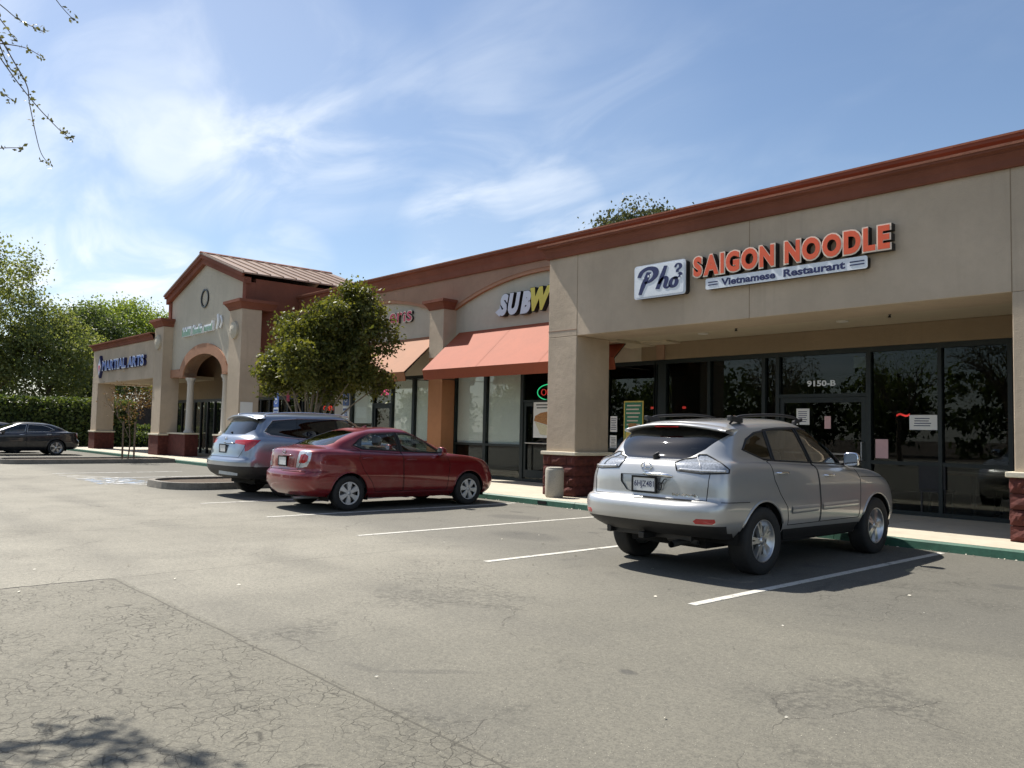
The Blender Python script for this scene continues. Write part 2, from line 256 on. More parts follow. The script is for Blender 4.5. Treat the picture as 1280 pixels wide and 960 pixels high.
# ------------------------------------------------------------------ mesh helpers
SC = 1.0652          # survey units to metres: the buildings and the ground are written in survey units
class MB:
    def __init__(s): s.v = []; s.f = []
    def add(s, vs, fs):
        o = len(s.v); s.v += [tuple(p) for p in vs]; s.f += [tuple(i+o for i in f) for f in fs]; return s
    def box(s, x0, x1, y0, y1, z0, z1):
        return s.add([(x0, y0, z0), (x1, y0, z0), (x1, y1, z0), (x0, y1, z0), (x0, y0, z1), (x1, y0, z1), (x1, y1, z1), (x0, y1, z1)],
                     [(0, 3, 2, 1), (4, 5, 6, 7), (0, 1, 5, 4), (1, 2, 6, 5), (2, 3, 7, 6), (3, 0, 4, 7)])
    def obox(s, c, ax, ay, az):
        c, ax, ay, az = map(Vector, (c, ax, ay, az)); P = []
        for k in (-1, 1):
            for (i, j) in ((-1, -1), (1, -1), (1, 1), (-1, 1)): P.append(c+ax*i+ay*j+az*k)
        return s.add(P, [(0, 3, 2, 1), (4, 5, 6, 7), (0, 1, 5, 4), (1, 2, 6, 5), (2, 3, 7, 6), (3, 0, 4, 7)])
    def prism_y(s, pts, y0, y1):           # polygon in (x,z), extruded along y
        n = len(pts); return s.add([(x, y0, z) for x, z in pts]+[(x, y1, z) for x, z in pts],
                                   [tuple(range(n)), tuple(range(2*n-1, n-1, -1))]+[(i, i+n, (i+1) % n+n, (i+1) % n) for i in range(n)])
    def prism_x(s, pts, x0, x1):           # polygon in (y,z), extruded along x
        n = len(pts); return s.add([(x0, y, z) for y, z in pts]+[(x1, y, z) for y, z in pts],
                                   [tuple(range(n-1, -1, -1)), tuple(range(n, 2*n))]+[(i, (i+1) % n, (i+1) % n+n, i+n) for i in range(n)])
    def prism_z(s, pts, z0, z1):
        n = len(pts); return s.add([(x, y, z0) for x, y in pts]+[(x, y, z1) for x, y in pts],
                                   [tuple(range(n-1, -1, -1)), tuple(range(n, 2*n))]+[(i, (i+1) % n, (i+1) % n+n, i+n) for i in range(n)])
    def tube(s, path, rad, n=6, caps=True):
        P = [Vector(p) for p in path]; m = len(P)
        if not hasattr(rad, '__len__'): rad = [rad]*m
        o = len(s.v); up = None
        for i, p in enumerate(P):
            t = (P[min(i+1, m-1)]-P[max(i-1, 0)])
            t = t.normalized() if t.length > 1e-9 else Vector((0, 0, 1))
            if up is None: up = t.orthogonal().normalized()
            up = (up-t*up.dot(t)); up = up.normalized() if up.length > 1e-6 else t.orthogonal().normalized()
            b = t.cross(up)
            for k in range(n):
                a = 2*math.pi*k/n; s.v.append(tuple(p+(up*math.cos(a)+b*math.sin(a))*rad[i]))
        for i in range(m-1):
            for k in range(n):
                k2 = (k+1) % n; s.f.append((o+i*n+k, o+i*n+k2, o+(i+1)*n+k2, o+(i+1)*n+k))
        if caps: s.f.append(tuple(o+k for k in range(n-1, -1, -1))); s.f.append(tuple(o+(m-1)*n+k for k in range(n)))
        return s
    def lathe(s, prof, c=(0, 0, 0), axis='z', n=24):    # prof: list of (radius, height)
        o = len(s.v); m = len(prof)
        for r, h in prof:
            for k in range(n):
                a = 2*math.pi*k/n; u, w = r*math.cos(a), r*math.sin(a)
                s.v.append((c[0]+u, c[1]+w, c[2]+h) if axis == 'z' else (c[0]+h, c[1]+u, c[2]+w))
        for i in range(m-1):
            for k in range(n):
                k2 = (k+1) % n; s.f.append((o+i*n+k, o+i*n+k2, o+(i+1)*n+k2, o+(i+1)*n+k))
        return s
    def mesh(s, name, k=1.0, smooth=False):
        me = bpy.data.meshes.new(name); me.from_pydata([(x*k, y*k, z*k) for x, y, z in s.v], [], s.f)
        if smooth: me.polygons.foreach_set('use_smooth', [True]*len(me.polygons))
        me.update(); return me

def link(name, me, mat=None, parent=None, bev=0, auto=0):
    o = bpy.data.objects.new(name, me); COL.objects.link(o)
    if mat and not me.materials: me.materials.append(M[mat] if isinstance(mat, str) else mat)
    if parent is not None:
        o.parent = parent; o.matrix_parent_inverse = PINV.get(parent.name, Matrix())
    if bev:
        b = o.modifiers.new('edge', 'BEVEL'); b.width = bev; b.segments = 2; b.limit_method = 'ANGLE'; b.angle_limit = R_(40)
    return o
PINV = {}
def obj(name, mb, mat, parent=None, k=SC, bev=0, smooth=False):
    return link(name, mb.mesh(name, k, smooth), mat, parent, bev)
def tag(o, label, cat, group=None):
    o['label'] = label; o['category'] = cat
    if group: o['group'] = group
    return o
def thing(name, label, cat, loc=(0, 0, 0), group=None):
    o = bpy.data.objects.new(name, None); COL.objects.link(o); o.location = loc; o.empty_display_size = .2
    PINV[o.name] = Matrix.Translation(Vector(loc)).inverted(); return tag(o, label, cat, group)
def struct(name, mb, mat, k=SC, bev=0):
    o = obj(name, mb, mat, None, k, bev); o['kind'] = 'structure'; return o
def box(*a): return MB().box(*a)
def copy_tree(o, parent=None):
    c = o.copy(); COL.objects.link(c)
    if parent is not None: c.parent = parent
    if o.name in PINV: PINV[c.name] = PINV[o.name]
    for ch in [q for q in o.children]: copy_tree(ch, c)
    return c

def text_mb(s, size=1., extrude=0., offset=0., shear=0., space=1., res=4):
    """(verts, faces) of a line of lettering in the x/y plane"""
    cu = bpy.data.curves.new('t', 'FONT'); cu.body = s; cu.size = size; cu.extrude = extrude; cu.offset = offset; cu.shear = shear; cu.space_character = space; cu.resolution_u = res
    o = bpy.data.objects.new('t', cu); COL.objects.link(o)
    dg = bpy.context.evaluated_depsgraph_get(); me = bpy.data.meshes.new_from_object(o.evaluated_get(dg))
    V = [tuple(v.co) for v in me.vertices]; Fc = [tuple(p.vertices) for p in me.polygons]
    bpy.data.objects.remove(o); bpy.data.curves.remove(cu); bpy.data.meshes.remove(me)
    return V, Fc
def bounds(V):
    a = np.array(V); return a.min(0), a.max(0)
def facade_text(mb, s, x0, x1, y, z0, z1, depth, offset=0., shear=0., space=1.):
    """lettering on a wall that faces -Y, fitted into x0..x1, z0..z1"""
    V, Fc = text_mb(s, 1, .5, offset, shear, space); lo, hi = bounds(V)
    fx = (x1-x0)/(hi[0]-lo[0]); fz = (z1-z0)/(hi[1]-lo[1])
    return mb.add([(x0+(a-lo[0])*fx, y-(c+.5)*depth, z0+(b-lo[1])*fz) for a, b, c in V], Fc)
def ribbon(mb, pts, widths, y, depth, f):
    """brush stroke: polyline in sign units -> flat prism on the facade; f maps (u,v) to (x,z)"""
    P = [Vector((a, b)) for a, b in pts]; n = len(P); Lf, Rg = [], []
    for i, p in enumerate(P):
        t = (P[min(i+1, n-1)]-P[max(i-1, 0)]).normalized(); nn = Vector((-t.y, t.x)); w = widths[i]/2
        Lf.append(f(*(p+nn*w))); Rg.append(f(*(p-nn*w)))
    for i in range(n-1):
        q = [Lf[i], Rg[i], Rg[i+1], Lf[i+1]]
        mb.add([(x, y-depth, z) for x, z in q]+[(x, y, z) for x, z in q], [(0, 1, 2, 3), (0, 4, 5, 1), (1, 5, 6, 2), (2, 6, 7, 3), (3, 7, 4, 0)])
def smooth_path(pts, n=6):
    out = []; P = [np.array(p, float) for p in pts]
    for i in range(len(P)-1):
        p0, p1, p2, p3 = P[max(i-1, 0)], P[i], P[i+1], P[min(i+2, len(P)-1)]
        for k in range(n):
            t = k/n; out.append(tuple(.5*((2*p1)+(-p0+p2)*t+(2*p0-5*p1+4*p2-p3)*t*t+(-p0+3*p1-3*p2+p3)*t**3)))
    out.append(tuple(P[-1])); return out

# ------------------------------------------------------------------ ground
ZS = .12                        # pavement level (survey units)
KY = 10.86                      # kerb line
g_ = MB(); g_.add([(-900, -900, 0), (900, -900, 0), (900, 900, 0), (-900, 900, 0)], [(0, 1, 2, 3)]); struct('ground', g_, 'soil', 1)['label'] = 'bare ground beyond the car park'
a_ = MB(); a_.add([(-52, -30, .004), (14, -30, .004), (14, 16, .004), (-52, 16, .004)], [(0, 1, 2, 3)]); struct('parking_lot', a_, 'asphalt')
pv = thing('pavement', 'x', 'x'); del pv['label'], pv['category']; pv['kind'] = 'structure'
slab = None; xs = 6.0; i = 0
jx = [6, 3.9, 1.9, -.6, -3.05, -5.5]+[-5.5-2.45*q for q in range(1, 18)]
for a, b in zip(jx[:-1], jx[1:]):
    obj('pavement_slab', box(b+.006, a-.006, KY+.15, 14.32, .0, ZS), 'concrete', pv, bev=.008)
    obj('kerb_stone', MB().prism_x([(KY, .0), (KY+.145, .0), (KY+.145, ZS+.003), (KY+.045, ZS+.003), (KY+.012, ZS-.022)], b+.004, a-.004), 'kerb_green', pv)
    obj('kerb_top', box(b+.004, a-.004, KY+.05, KY+.148, ZS+.002, ZS+.005), 'concrete', pv)
obj('pavement_bed', box(-47, 6, KY+.16, 14.3, .0, ZS-.012), 'kerb_grey', pv)
obj('drain_hole', box(-11.35, -11.12, KY-.004, KY+.03, .03, .085), 'gap_black', pv)
tiles = [q/1.38*1.47/SC for q in (-4.06, -6.70, -9.245, -11.89, -14.48)]
for k, x in enumerate((-4.06, -6.70, -9.24, -11.86, -14.47)):
    m = MB(); m.box(x-.042, x+.042, 5.67 if k else 5.64, 10.75, .0045, .0085); struct('parking_line', m, 'line_paint')
m = MB()
for j in range(5): m.add([(-23.9+j*.78, 5.6, .008), (-23.75+j*.78, 5.6, .008), (-22.2+j*.78, 6.6, .008), (-22.35+j*.78, 6.6, .008)], [(0, 1, 2, 3)])
struct('hatched_aisle_marking', m, 'line_worn')
m = MB(); m.add([(-22.0, 5.55, .011), (-20.0, 5.55, .011), (-20.0, 6.75, .011), (-22.0, 6.75, .011)], [(0, 1, 2, 3)]); struct('accessible_bay_marking', m, 'blue_worn')
m = MB()
for pts, w in (([(-20.75, 6.5), (-20.75, 6.1), (-21.0, 6.0), (-21.35, 6.1), (-21.4, 6.35), (-21.2, 6.55)], .09), ([(-20.75, 6.15), (-20.45, 6.15), (-20.3, 5.75)], .1), ([(-19.9, 5.6), (-19.9, 9)], .1), ([(-22.1, 5.6), (-22.1, 9)], .1), ([(-24.5, 5.6), (-24.5, 9)], .1)):
    pp = [Vector(p) for p in pts]
    for p, q in zip(pp[:-1], pp[1:]):
        t = (q-p).normalized(); nn = Vector((-t.y, t.x))*w/2
        m.add([(*(p+nn), .0145), (*(q+nn), .0145), (*(q-nn), .0145), (*(p-nn), .0145)], [(0, 1, 2, 3)])
struct('accessible_bay_symbol', m, 'line_worn')

def island(name, label, x0, x1, y0, y1, rad):
    t = thing(name, label, 'planter', ((x0+x1)/2*SC, (y0+y1)/2*SC, 0), 'raised planter islands between the bays')
    def ring(d):
        P = []; r = max(rad-d, .05)
        cx0, cx1, cy = x0+rad, x1-rad, y0+rad
        for k in range(9): a = math.pi+math.pi/2*k/8; P.append((cx0+r*math.cos(a), cy+r*math.sin(a)))
        for k in range(9): a = -math.pi/2+math.pi/2*k/8; P.append((cx1+r*math.cos(a), cy+r*math.sin(a)))
        P += [(x1-d, y1), (x0+d, y1)]; return P
    o, i2 = ring(0), ring(.16); n = len(o); m = MB()
    V = [(*p, 0) for p in o]+[(*p, .15) for p in ring(.02)]+[(*p, .15) for p in i2]+[(*p, .06) for p in i2]
    Fc = []
    for l in range(3):
        for k in range(n): Fc.append((l*n+k, l*n+(k+1) % n, (l+1)*n+(k+1) % n, (l+1)*n+k))
    obj('kerb', m.add(V, Fc), 'kerb_grey', t)
    obj('soil', MB().add([(*p, .10) for p in i2], [tuple(range(n))]), 'soil', t); return t
island('planter_island', 'kerbed planter island with a leafy tree beside the blue grey SUV', -19.75, -17.42, 6.22, KY, .9)
island('planter_island', 'long grey kerbed planter island with a staked sapling near the dark sedan', -32.4, -30.25, 5.45, KY, .7)

# ------------------------------------------------------------------ the shopping centre
CY, WY = 11.8, 14.3             # canopy front plane, shop wall plane
bld = thing('shopping_centre', 'tan stucco strip of shops with terracotta cornices, gabled tower and orange awnings', 'building', (-20*SC, WY*SC, 0))
def part(name, mb, mat, bev=0, par=None): return obj(name, mb, mat, par or bld, SC, bev)

def cornice(y, x0, x1, zb, zt, p, mat='terracotta', left=True, right=True):
    """stepped crown on a wall facing -Y; returns round the ends"""
    H = zt-zb; prof = [(0, zb), (.045, zb), (.06, zb+.10*H), (.07, zb+.42*H), (p*.55, zb+.66*H), (p*.62, zb+.72*H), (p*.62, zb+.80*H), (p*.92, zb+.86*H), (p, zb+.88*H), (p, zt), (0, zt)]
    m = MB(); n = len(prof)
    V = [(x0-(d if left else 0), y-d, z) for d, z in prof]+[(x1+(d if right else 0), y-d, z) for d, z in prof]
    Fc = [(i, i+1, n+i+1, n+i) for i in range(n-1)]
    if left:
        V += [(x0-d, y+2.4, z) for d, z in prof]; Fc += [(i+1, i, 2*n+i, 2*n+i+1) for i in range(n-1)]
    if right:
        o = len(V); V += [(x1+d, y+2.4, z) for d, z in prof]; Fc += [(n+i, n+i+1, o+i+1, o+i) for i in range(n-1)]
    m.add(V, Fc); part('cornice', m, mat)
    part('cornice_cap', MB().box(x0-(p+.015 if left else 0), x1+(p+.015 if right else 0), y-p-.015, y+2.3, zt+.001, zt+.035), 'terracotta_light')

def block_mesh(w, d, hgt, seed):
    """rock-faced block, its front and sides rough"""
    r = random.Random(seed); m = MB(); nx, nz = 5, 3
    def face(o, u, v, n):
        V = []
        for j in range(nz+1):
            for i in range(nx+1):
                e = i in (0, nx) or j in (0, nz)
                V.append(Vector(o)+Vector(u)*(i/nx)+Vector(v)*(j/nz)+Vector(n)*(0 if e else r.uniform(.012, .045)))
        m.add(V, [(j*(nx+1)+i, j*(nx+1)+i+1, (j+1)*(nx+1)+i+1, (j+1)*(nx+1)+i) for j in range(nz) for i in range(nx)])
    face((0, 0, 0), (w, 0, 0), (0, 0, hgt), (0, -1, 0)); face((w, 0, 0), (0, d, 0), (0, 0, hgt), (1, 0, 0)); face((0, d, 0), (0, -d, 0), (0, 0, hgt), (-1, 0, 0)); face((0, 0, hgt), (w, 0, 0), (0, d, 0), (0, 0, .0))
    return m.mesh('block', SC)
BLK = {}
def pillar(x0, x1, y0, y1, zt, base=True, blocks=True, mat='stucco_tan', joint=None):
    p = part('pillar', box(x0, x1, y0, y1, ZS, zt), mat, .012)
    if not base: return p
    if blocks:
        rows, hb = 4, (.93-ZS)/4; nx = 2; w = (x1-x0+.10)/nx; d = (y1-y0+.10)/2
        obj('base_core', box(x0-.02, x1+.02, y0-.02, y1+.02, ZS, .93), 'split_face', p)
        for j in range(rows):
            off = (j % 2)*w*.5; cells = []; xx = x0-.05
            while xx < x1+.05-1e-4:
                wid = w*.5 if (j % 2 and xx == x0-.05) else w
                e = min(xx+wid, x1+.05); cells.append((xx, e)); xx = e
            for ci, (a, b) in enumerate(cells):
                for (c, e) in ((y0-.05, y0-.05+d), (y0-.05+d, y1+.05)):
                    key = (round(b-a, 3), round(e-c, 3), random.randrange(3))
                    if key not in BLK: BLK[key] = block_mesh(b-a-.012, e-c-.012, hb-.012, len(BLK))
                    o = link('block', BLK[key], 'split_face', p); o.location = Vector((a+.006, c+.006, ZS+j*hb+.004))*SC
    else:
        obj('base_core', box(x0-.05, x1+.05, y0-.05, y1+.05, ZS, .93), 'split_face', p)
    obj('base_ledge', MB().box(x0-.085, x1+.085, y0-.085, y1+.085, .93, 1.0), 'base_ledge', p, bev=.012)
    if joint: obj('stucco_joint', MB().box(x0-.003, x1+.003, y0-.003, y0+.01, joint-.006, joint+.006), 'gap_black', p)
    return p

# -- restaurant canopy (right): pillars, beam, soffit
for x0, x1, jt in ((-12.1, -11.3, 3.44), (-3.57, -2.75, 3.33), (4.6, 5.4, None)): pillar(x0, x1, CY, 12.78, 3.309, joint=None)
part('canopy_beam', box(-12.1, 6, CY, 12.78, 3.31, 5.0), 'stucco_tan', .012)
for x in (-11.3, -7.41, -3.57, -.2): part('stucco_joint', MB().box(x-.0055, x+.0055, CY-.0025, CY+.02, 3.31, 4.97), 'stucco_fascia')
part('stucco_joint', MB().box(-12.104, -11.3, CY-.0035, CY+.02, 3.432, 3.446), 'stucco_brown')
cornice(CY, -12.1, 6, 4.93, 5.18, .18, right=False)
part('canopy_roof', box(-12.0, 6, 12.0, WY+.2, 4.9, 5.0), 'stucco_brown')
part('soffit', box(-11.3, 6, 12.78, WY+.02, 3.36, 3.46), 'stucco_soffit')
part('soffit_border', box(-12.0, -11.28, 12.78, WY+.02, 3.30, 3.44), 'stucco_soffit')
part('soffit_border', box(-11.28, -10.6, 13.75, WY-.001, 3.318, 3.40), 'stucco_soffit')
for x in (-9.4, -6.6, -3.9, -1.2):
    part('recessed_light', MB().lathe([(.001, 0), (.085, 0), (.10, -.008), (.10, .02)], (x, 13.35, 3.35), n=20), 'lamp_white')
    part('sprinkler_head', MB().lathe([(.001, -.05), (.028, -.05), (.012, -.02), (.03, 0)], (x+.9, 13.1, 3.36), n=10), 'black_metal')
part('fascia', box(-11.65, 6, WY-.06, WY+.1, 3.0, 3.355), 'stucco_fascia', .006)

# -- main wall above the shop fronts, with round-headed cream panels
def arch_pts(x0, x1, zs, zt, n=20):
    c = (x0+x1)/2; a = (x1-x0)/2; rise = zt-zs; Rr = (a*a+rise*rise)/(2*rise); zc = zt-Rr
    t0 = math.asin(a/Rr); return [(c+Rr*math.sin(-t0+2*t0*k/n), zc+Rr*math.cos(-t0+2*t0*k/n)) for k in range(n+1)]
def wall_bay(x0, x1, ax0, ax1, zs, zt, zb, ztop, panelmat='stucco_cream'):
    """brown wall field above an arched cream recess"""
    A = arch_pts(ax0, ax1, zs, zt); m = MB()
    # field above the arch as strips, front face and the reveal under it
    for (xa, za), (xb, zb_) in zip(A[:-1], A[1:]):
        m.add([(xa, WY-.10, za), (xb, WY-.10, zb_), (xb, WY-.10, ztop), (xa, WY-.10, ztop), (xa, WY, za), (xb, WY, zb_)], [(0, 1, 2, 3), (0, 4, 5, 1)])
    m.box(x0, ax0, WY-.10, WY, zb, ztop); m.box(ax1, x1, WY-.10, WY, zb, ztop)
    part('wall_field', m, 'stucco_brown')
    t = MB()
    B = arch_pts(ax0-.0, ax1+.0, zs-.09, zt-.09)
    for i in range(len(A)-1):
        q = [A[i], A[i+1], B[i+1], B[i]]
        t.add([(x, WY-.085, z) for x, z in q]+[(x, WY, z) for x, z in q], [(0, 3, 2, 1), (3, 7, 6, 2)])
    part('arch_moulding', t, 'arch_trim')
    part('wall_panel', box(x0, x1, WY, WY+.25, zb, ztop), panelmat)
wall_bay(-18.72, -11.0, -18.55, -11.2, 4.82, 5.52, 3.0, 5.85)
wall_bay(-27.6, -18.72, -26.4, -19.35, 4.92, 5.46, 3.0, 5.85)
part('wall_field', box(-11.0, 6, WY-.10, WY+.15, 3.46, 5.85), 'stucco_brown')
cornice(WY-.10, -27.6, 6, 5.70, 6.12, .20, left=False, right=False)
part('building_mass', box(-27.5, 6, WY+.26, 26, 3.4, 5.6), 'stucco_brown')
pl = part('pilaster', box(-19.07, -18.42, 13.85, WY+.001, ZS, 4.78), 'stucco_orange', .01)
obj('pilaster_top', MB().box(-19.073, -18.417, 13.847, WY-.001, 3.42, 4.781), 'stucco_tan', pl)
cp = MB()
for d0, d1, z0, z1 in ((.03, .05, 4.78, 4.84), (.05, .14, 4.84, 4.97), (.17, .17, 4.97, 5.05)):
    x0, x1, y0, y1 = -19.07, -18.42, 13.85, WY-.1
    V = [(x0-d0, y0-d0, z0), (x1+d0, y0-d0, z0), (x1+d0, y1, z0), (x0-d0, y1, z0), (x0-d1, y0-d1, z1), (x1+d1, y0-d1, z1), (x1+d1, y1, z1), (x0-d1, y1, z1)]
    cp.add(V, [(0, 3, 2, 1), (4, 5, 6, 7), (0, 1, 5, 4), (1, 2, 6, 5), (2, 3, 7, 6), (3, 0, 4, 7)])
obj('capital', cp, 'terracotta', pl)

def awning(x0, x1, mat, zt=4.13, zl=2.99, zb=2.73, yo=13.05):
    t = .02; a = part('awning', MB().prism_x([(WY-.005, zt), (yo, zl), (yo+.01, zl-t), (WY-.005, zt-t)], x0, x1), mat)
    obj('valance', MB().prism_x([(yo+.002, zl-.004), (yo+.066, zb), (yo+.078, zb), (yo+.016, zl-.004)], x0+.002, x1-.002), mat, a)
    for x in (): obj('end_panel', MB().prism_x([(WY-.01, zt-.03), (yo+.03, zl-.03), (yo+.03, zl-.22), (WY-.01, zl-.05)], x+.003, x+.012), mat, a) if False else None
    f = MB()
    for x in (x0+.03, x1-.03): f.tube([(x, WY-.01, zt-.05), (x, yo+.03, zl-.04)], .016); f.tube([(x, yo+.04, zl-.04), (x, yo+.095, zb+.03)], .014); f.tube([(x, yo+.10, zb+.06), (x, WY-.02, zb+.06)], .014)
    f.tube([(x0+.03, yo+.10, zb+.03), (x1-.03, yo+.10, zb+.03)], .014)
    obj('awning_frame', f, 'black_metal', a)
    k = MB()
    n = int((x1-x0)/1.9)
    for i in range(1, n):
        x = x0+(x1-x0)*i/n; k.add([(x-.006, yo-.002, zl+.004), (x+.006, yo-.002, zl+.004), (x+.006, WY-.01, zt+.003), (x-.006, WY-.01, zt+.003)], [(0, 1, 2, 3)])
    obj('awning_seam', k, mat, a)
awning(-18.27, -11.42, 'awning_coral'); awning(-26.3, -19.14, 'awning_tan')

# -- shop fronts: frame, mullions, panes, blinds
def shopfront(x0, x1, mull, zt, rail=1.0, panes=(), floor=ZS, doors=(), label=None, head=2.16):
    """mull: list of (x, width); panes get glass; doors: list of (x0,x1)"""
    fr = MB(); y0, y1 = WY+.005, WY+.12
    fr.box(x0, x1, y0, y1, zt-.09, zt); fr.box(x0, x1, y0-.01, y1, floor, floor+.07)
    w = part('shopfront_frame', fr, 'frame_green')
    xsn = sorted([(x0, .06), (x1, .06)]+list(mull))
    for x, wd in xsn: obj('mullion', box(x-wd/2, x+wd/2, y0-.012, y1+.01, floor+.071, zt-.091), 'frame_green', w, bev=.004)
    for (a, wa), (b, wb) in zip(xsn[:-1], xsn[1:]):
        a2, b2 = a+wa/2, b-wb/2
        isd = any(d0-.05 <= a and b <= d1+.05 for d0, d1 in doors); r = head if isd else rail
        obj('transom', box(a2, b2, y0-.006, y1, r-.03, r+.03), 'frame_green', w)
        for z0, z1 in ((floor+.07, r-.03), (r+.03, zt-.09)):
            obj('glass_pane', box(a2, b2, y0+.05, y0+.056, z0, z1), 'blind_glass' if any(p_ <= (a+b)/2 <= q_ for p_, q_ in panes) and z0 > .6 else 'shop_glass', w)
        if isd:
            d = part('door', MB().box(a2+.01, a2+.09, y0+.01, y0+.045, floor+.102, head-.037).box(b2-.09, b2-.01, y0+.01, y0+.045, floor+.102, head-.037).box(a2+.09, b2-.09, y0+.01, y0+.045, head-.13, head-.037).box(a2+.09, b2-.09, y0+.01, y0+.045, floor+.102, floor+.30), 'frame_green')
            obj('push_bar', MB().tube([(a2+.12, y0-.03, 1.1), (b2-.12, y0-.03, 1.1)], .018), 'galvanised', d)
            obj('door_handle', MB().tube([(b2-.06, y0+.01, 1.0), (b2-.06, y0-.06, 1.0), (b2-.06, y0-.06, 1.32), (b2-.06, y0+.01, 1.32)], .012), 'galvanised', d)
    return w
sg = shopfront(-11.30, 5.9, [(-11.12, .22), (-9.92, .07), (-8.66, .08), (-8.36, .08), (-6.60, .09), (-5.41, .065), (-4.37, .07), (-3.2, .09), (-2.0, .09), (-.8, .09), (.4, .09), (1.6, .09), (3.2, .09), (4.6, .09)], 3.0, .98, doors=[(-8.36, -6.60)])
sb = shopfront(-18.41, -11.31, [(-17.08, .12), (-15.60, .12), (-14.05, .10), (-12.72, .10)], 3.0, 1.02, doors=[(-15.60, -14.05)], panes=[(-18.4, -15.6)])
ch = shopfront(-27.4, -19.08, [(-20.44, .12), (-21.60, .06), (-22.66, .08), (-24.0, .12), (-25.1, .1), (-26.3, .1)], 3.0, 1.02, doors=[(-22.66, -21.60)], panes=[(-21.6, -19.1), (-24, -22.7)])
for par, a, b, z0, z1 in ((sb, -18.36, -17.15, 1.05, 2.9), (sb, -17.01, -15.68, 1.05, 2.9), (ch, -20.37, -19.12, .5, 2.9), (ch, -21.56, -20.51, .5, 2.9), (ch, -23.93, -22.71, 1.55, 2.9)):
    obj('window_blind', box(a, b, WY+.09, WY+.10, z0, z1), 'blind', par)
part('wall_panel', box(-25.04, -24.06, WY-.02, WY+.02, ZS+.1, 3.0), 'stone_column')

# -- rooms behind the glass
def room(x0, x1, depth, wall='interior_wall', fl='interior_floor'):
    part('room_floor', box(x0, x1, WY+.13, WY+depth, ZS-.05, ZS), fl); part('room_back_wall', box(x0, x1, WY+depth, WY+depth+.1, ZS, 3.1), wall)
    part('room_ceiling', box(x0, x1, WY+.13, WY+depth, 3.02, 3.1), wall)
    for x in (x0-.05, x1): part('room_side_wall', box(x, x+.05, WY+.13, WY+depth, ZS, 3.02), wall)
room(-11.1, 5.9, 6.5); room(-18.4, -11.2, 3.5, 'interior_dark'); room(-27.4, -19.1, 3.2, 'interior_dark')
part('wall_picture', box(-10.2, -9.25, WY+6.42, WY+6.49, 1.9, 2.6), 'interior_dark')
part('interior_partition', box(-9.6, -8.9, WY+2.2, WY+2.3, ZS, 3.0), 'interior_wall')
part('emergency_light', box(-7.3, -6.95, WY+.9, WY+1.0, 2.72, 2.92), 'lamp_white')
def dining_table(x, y, lab, short):
    t = thing('dining_table', lab, 'table', (x*SC, y*SC, ZS*SC), 'tables behind the restaurant window')
    obj('table_top', box(x-.6, x+.6, y-.37, y+.37, .80, .84), 'wood', t); obj('pedestal', MB().tube([(x, y, ZS), (x, y, .80)], .04), 'black_metal', t); obj('foot', box(x-.3, x+.3, y-.25, y+.25, ZS, ZS+.03), 'black_metal', t)
    for dx, dy in ((-.35, -.62), (.35, .62)):
        c = thing('dining_chair', 'dark chair on the '+('near' if dy < 0 else 'far')+' side of the table '+short, 'chair', ((x+dx)*SC, (y+dy)*SC, ZS*SC), 'chairs behind the restaurant window')
        obj('seat', box(x+dx-.21, x+dx+.21, y+dy-.2, y+dy+.2, .52, .56), 'interior_dark', c); s_ = 1 if dy > 0 else -1
        obj('backrest', box(x+dx-.21, x+dx+.21, y+dy+s_*.2-.02, y+dy+s_*.2+.02, .57, 1.02), 'interior_dark', c)
        for ax in (-.18, .18):
            for ay in (-.17, .17): obj('leg', box(x+dx+ax-.015, x+dx+ax+.015, y+dy+ay-.015, y+dy+ay+.015, ZS, .52), 'black_metal', c)
dining_table(-5.2, WY+.85, 'brown dining table seen through glass beside the posted notice', 'beside the posted notice'); dining_table(-9.5, WY+1.0, 'brown dining table behind the left restaurant panes near the thick post', 'near the thick green post'); dining_table(-3.0, WY+.9, 'brown dining table behind the glass next to the right pillar', 'next to the right pillar')

# -- tower with gable, arch and columns
TL, TR, GY = -35.33, -27.72, 12.2
def tower_pillar(x0, x1):
    p = pillar(x0, x1, CY, 12.52, 5.42, blocks=False); c = MB()
    for d0, d1, z0, z1 in ((.03, .06, 5.42, 5.5), (.06, .16, 5.5, 5.64), (.19, .19, 5.64, 5.74)):
        y0, y1 = CY, 13.0
        c.add([(x0-d0, y0-d0, z0), (x1+d0, y0-d0, z0), (x1+d0, y1, z0), (x0-d0, y1, z0), (x0-d1, y0-d1, z1), (x1+d1, y0-d1, z1), (x1+d1, y1, z1), (x0-d1, y1, z1)], [(0, 3, 2, 1), (4, 5, 6, 7), (0, 1, 5, 4), (1, 2, 6, 5), (2, 3, 7, 6), (3, 0, 4, 7)])
    obj('capital', c, 'terracotta', p)
tower_pillar(-35.85, -34.82); tower_pillar(-28.2, -27.18)
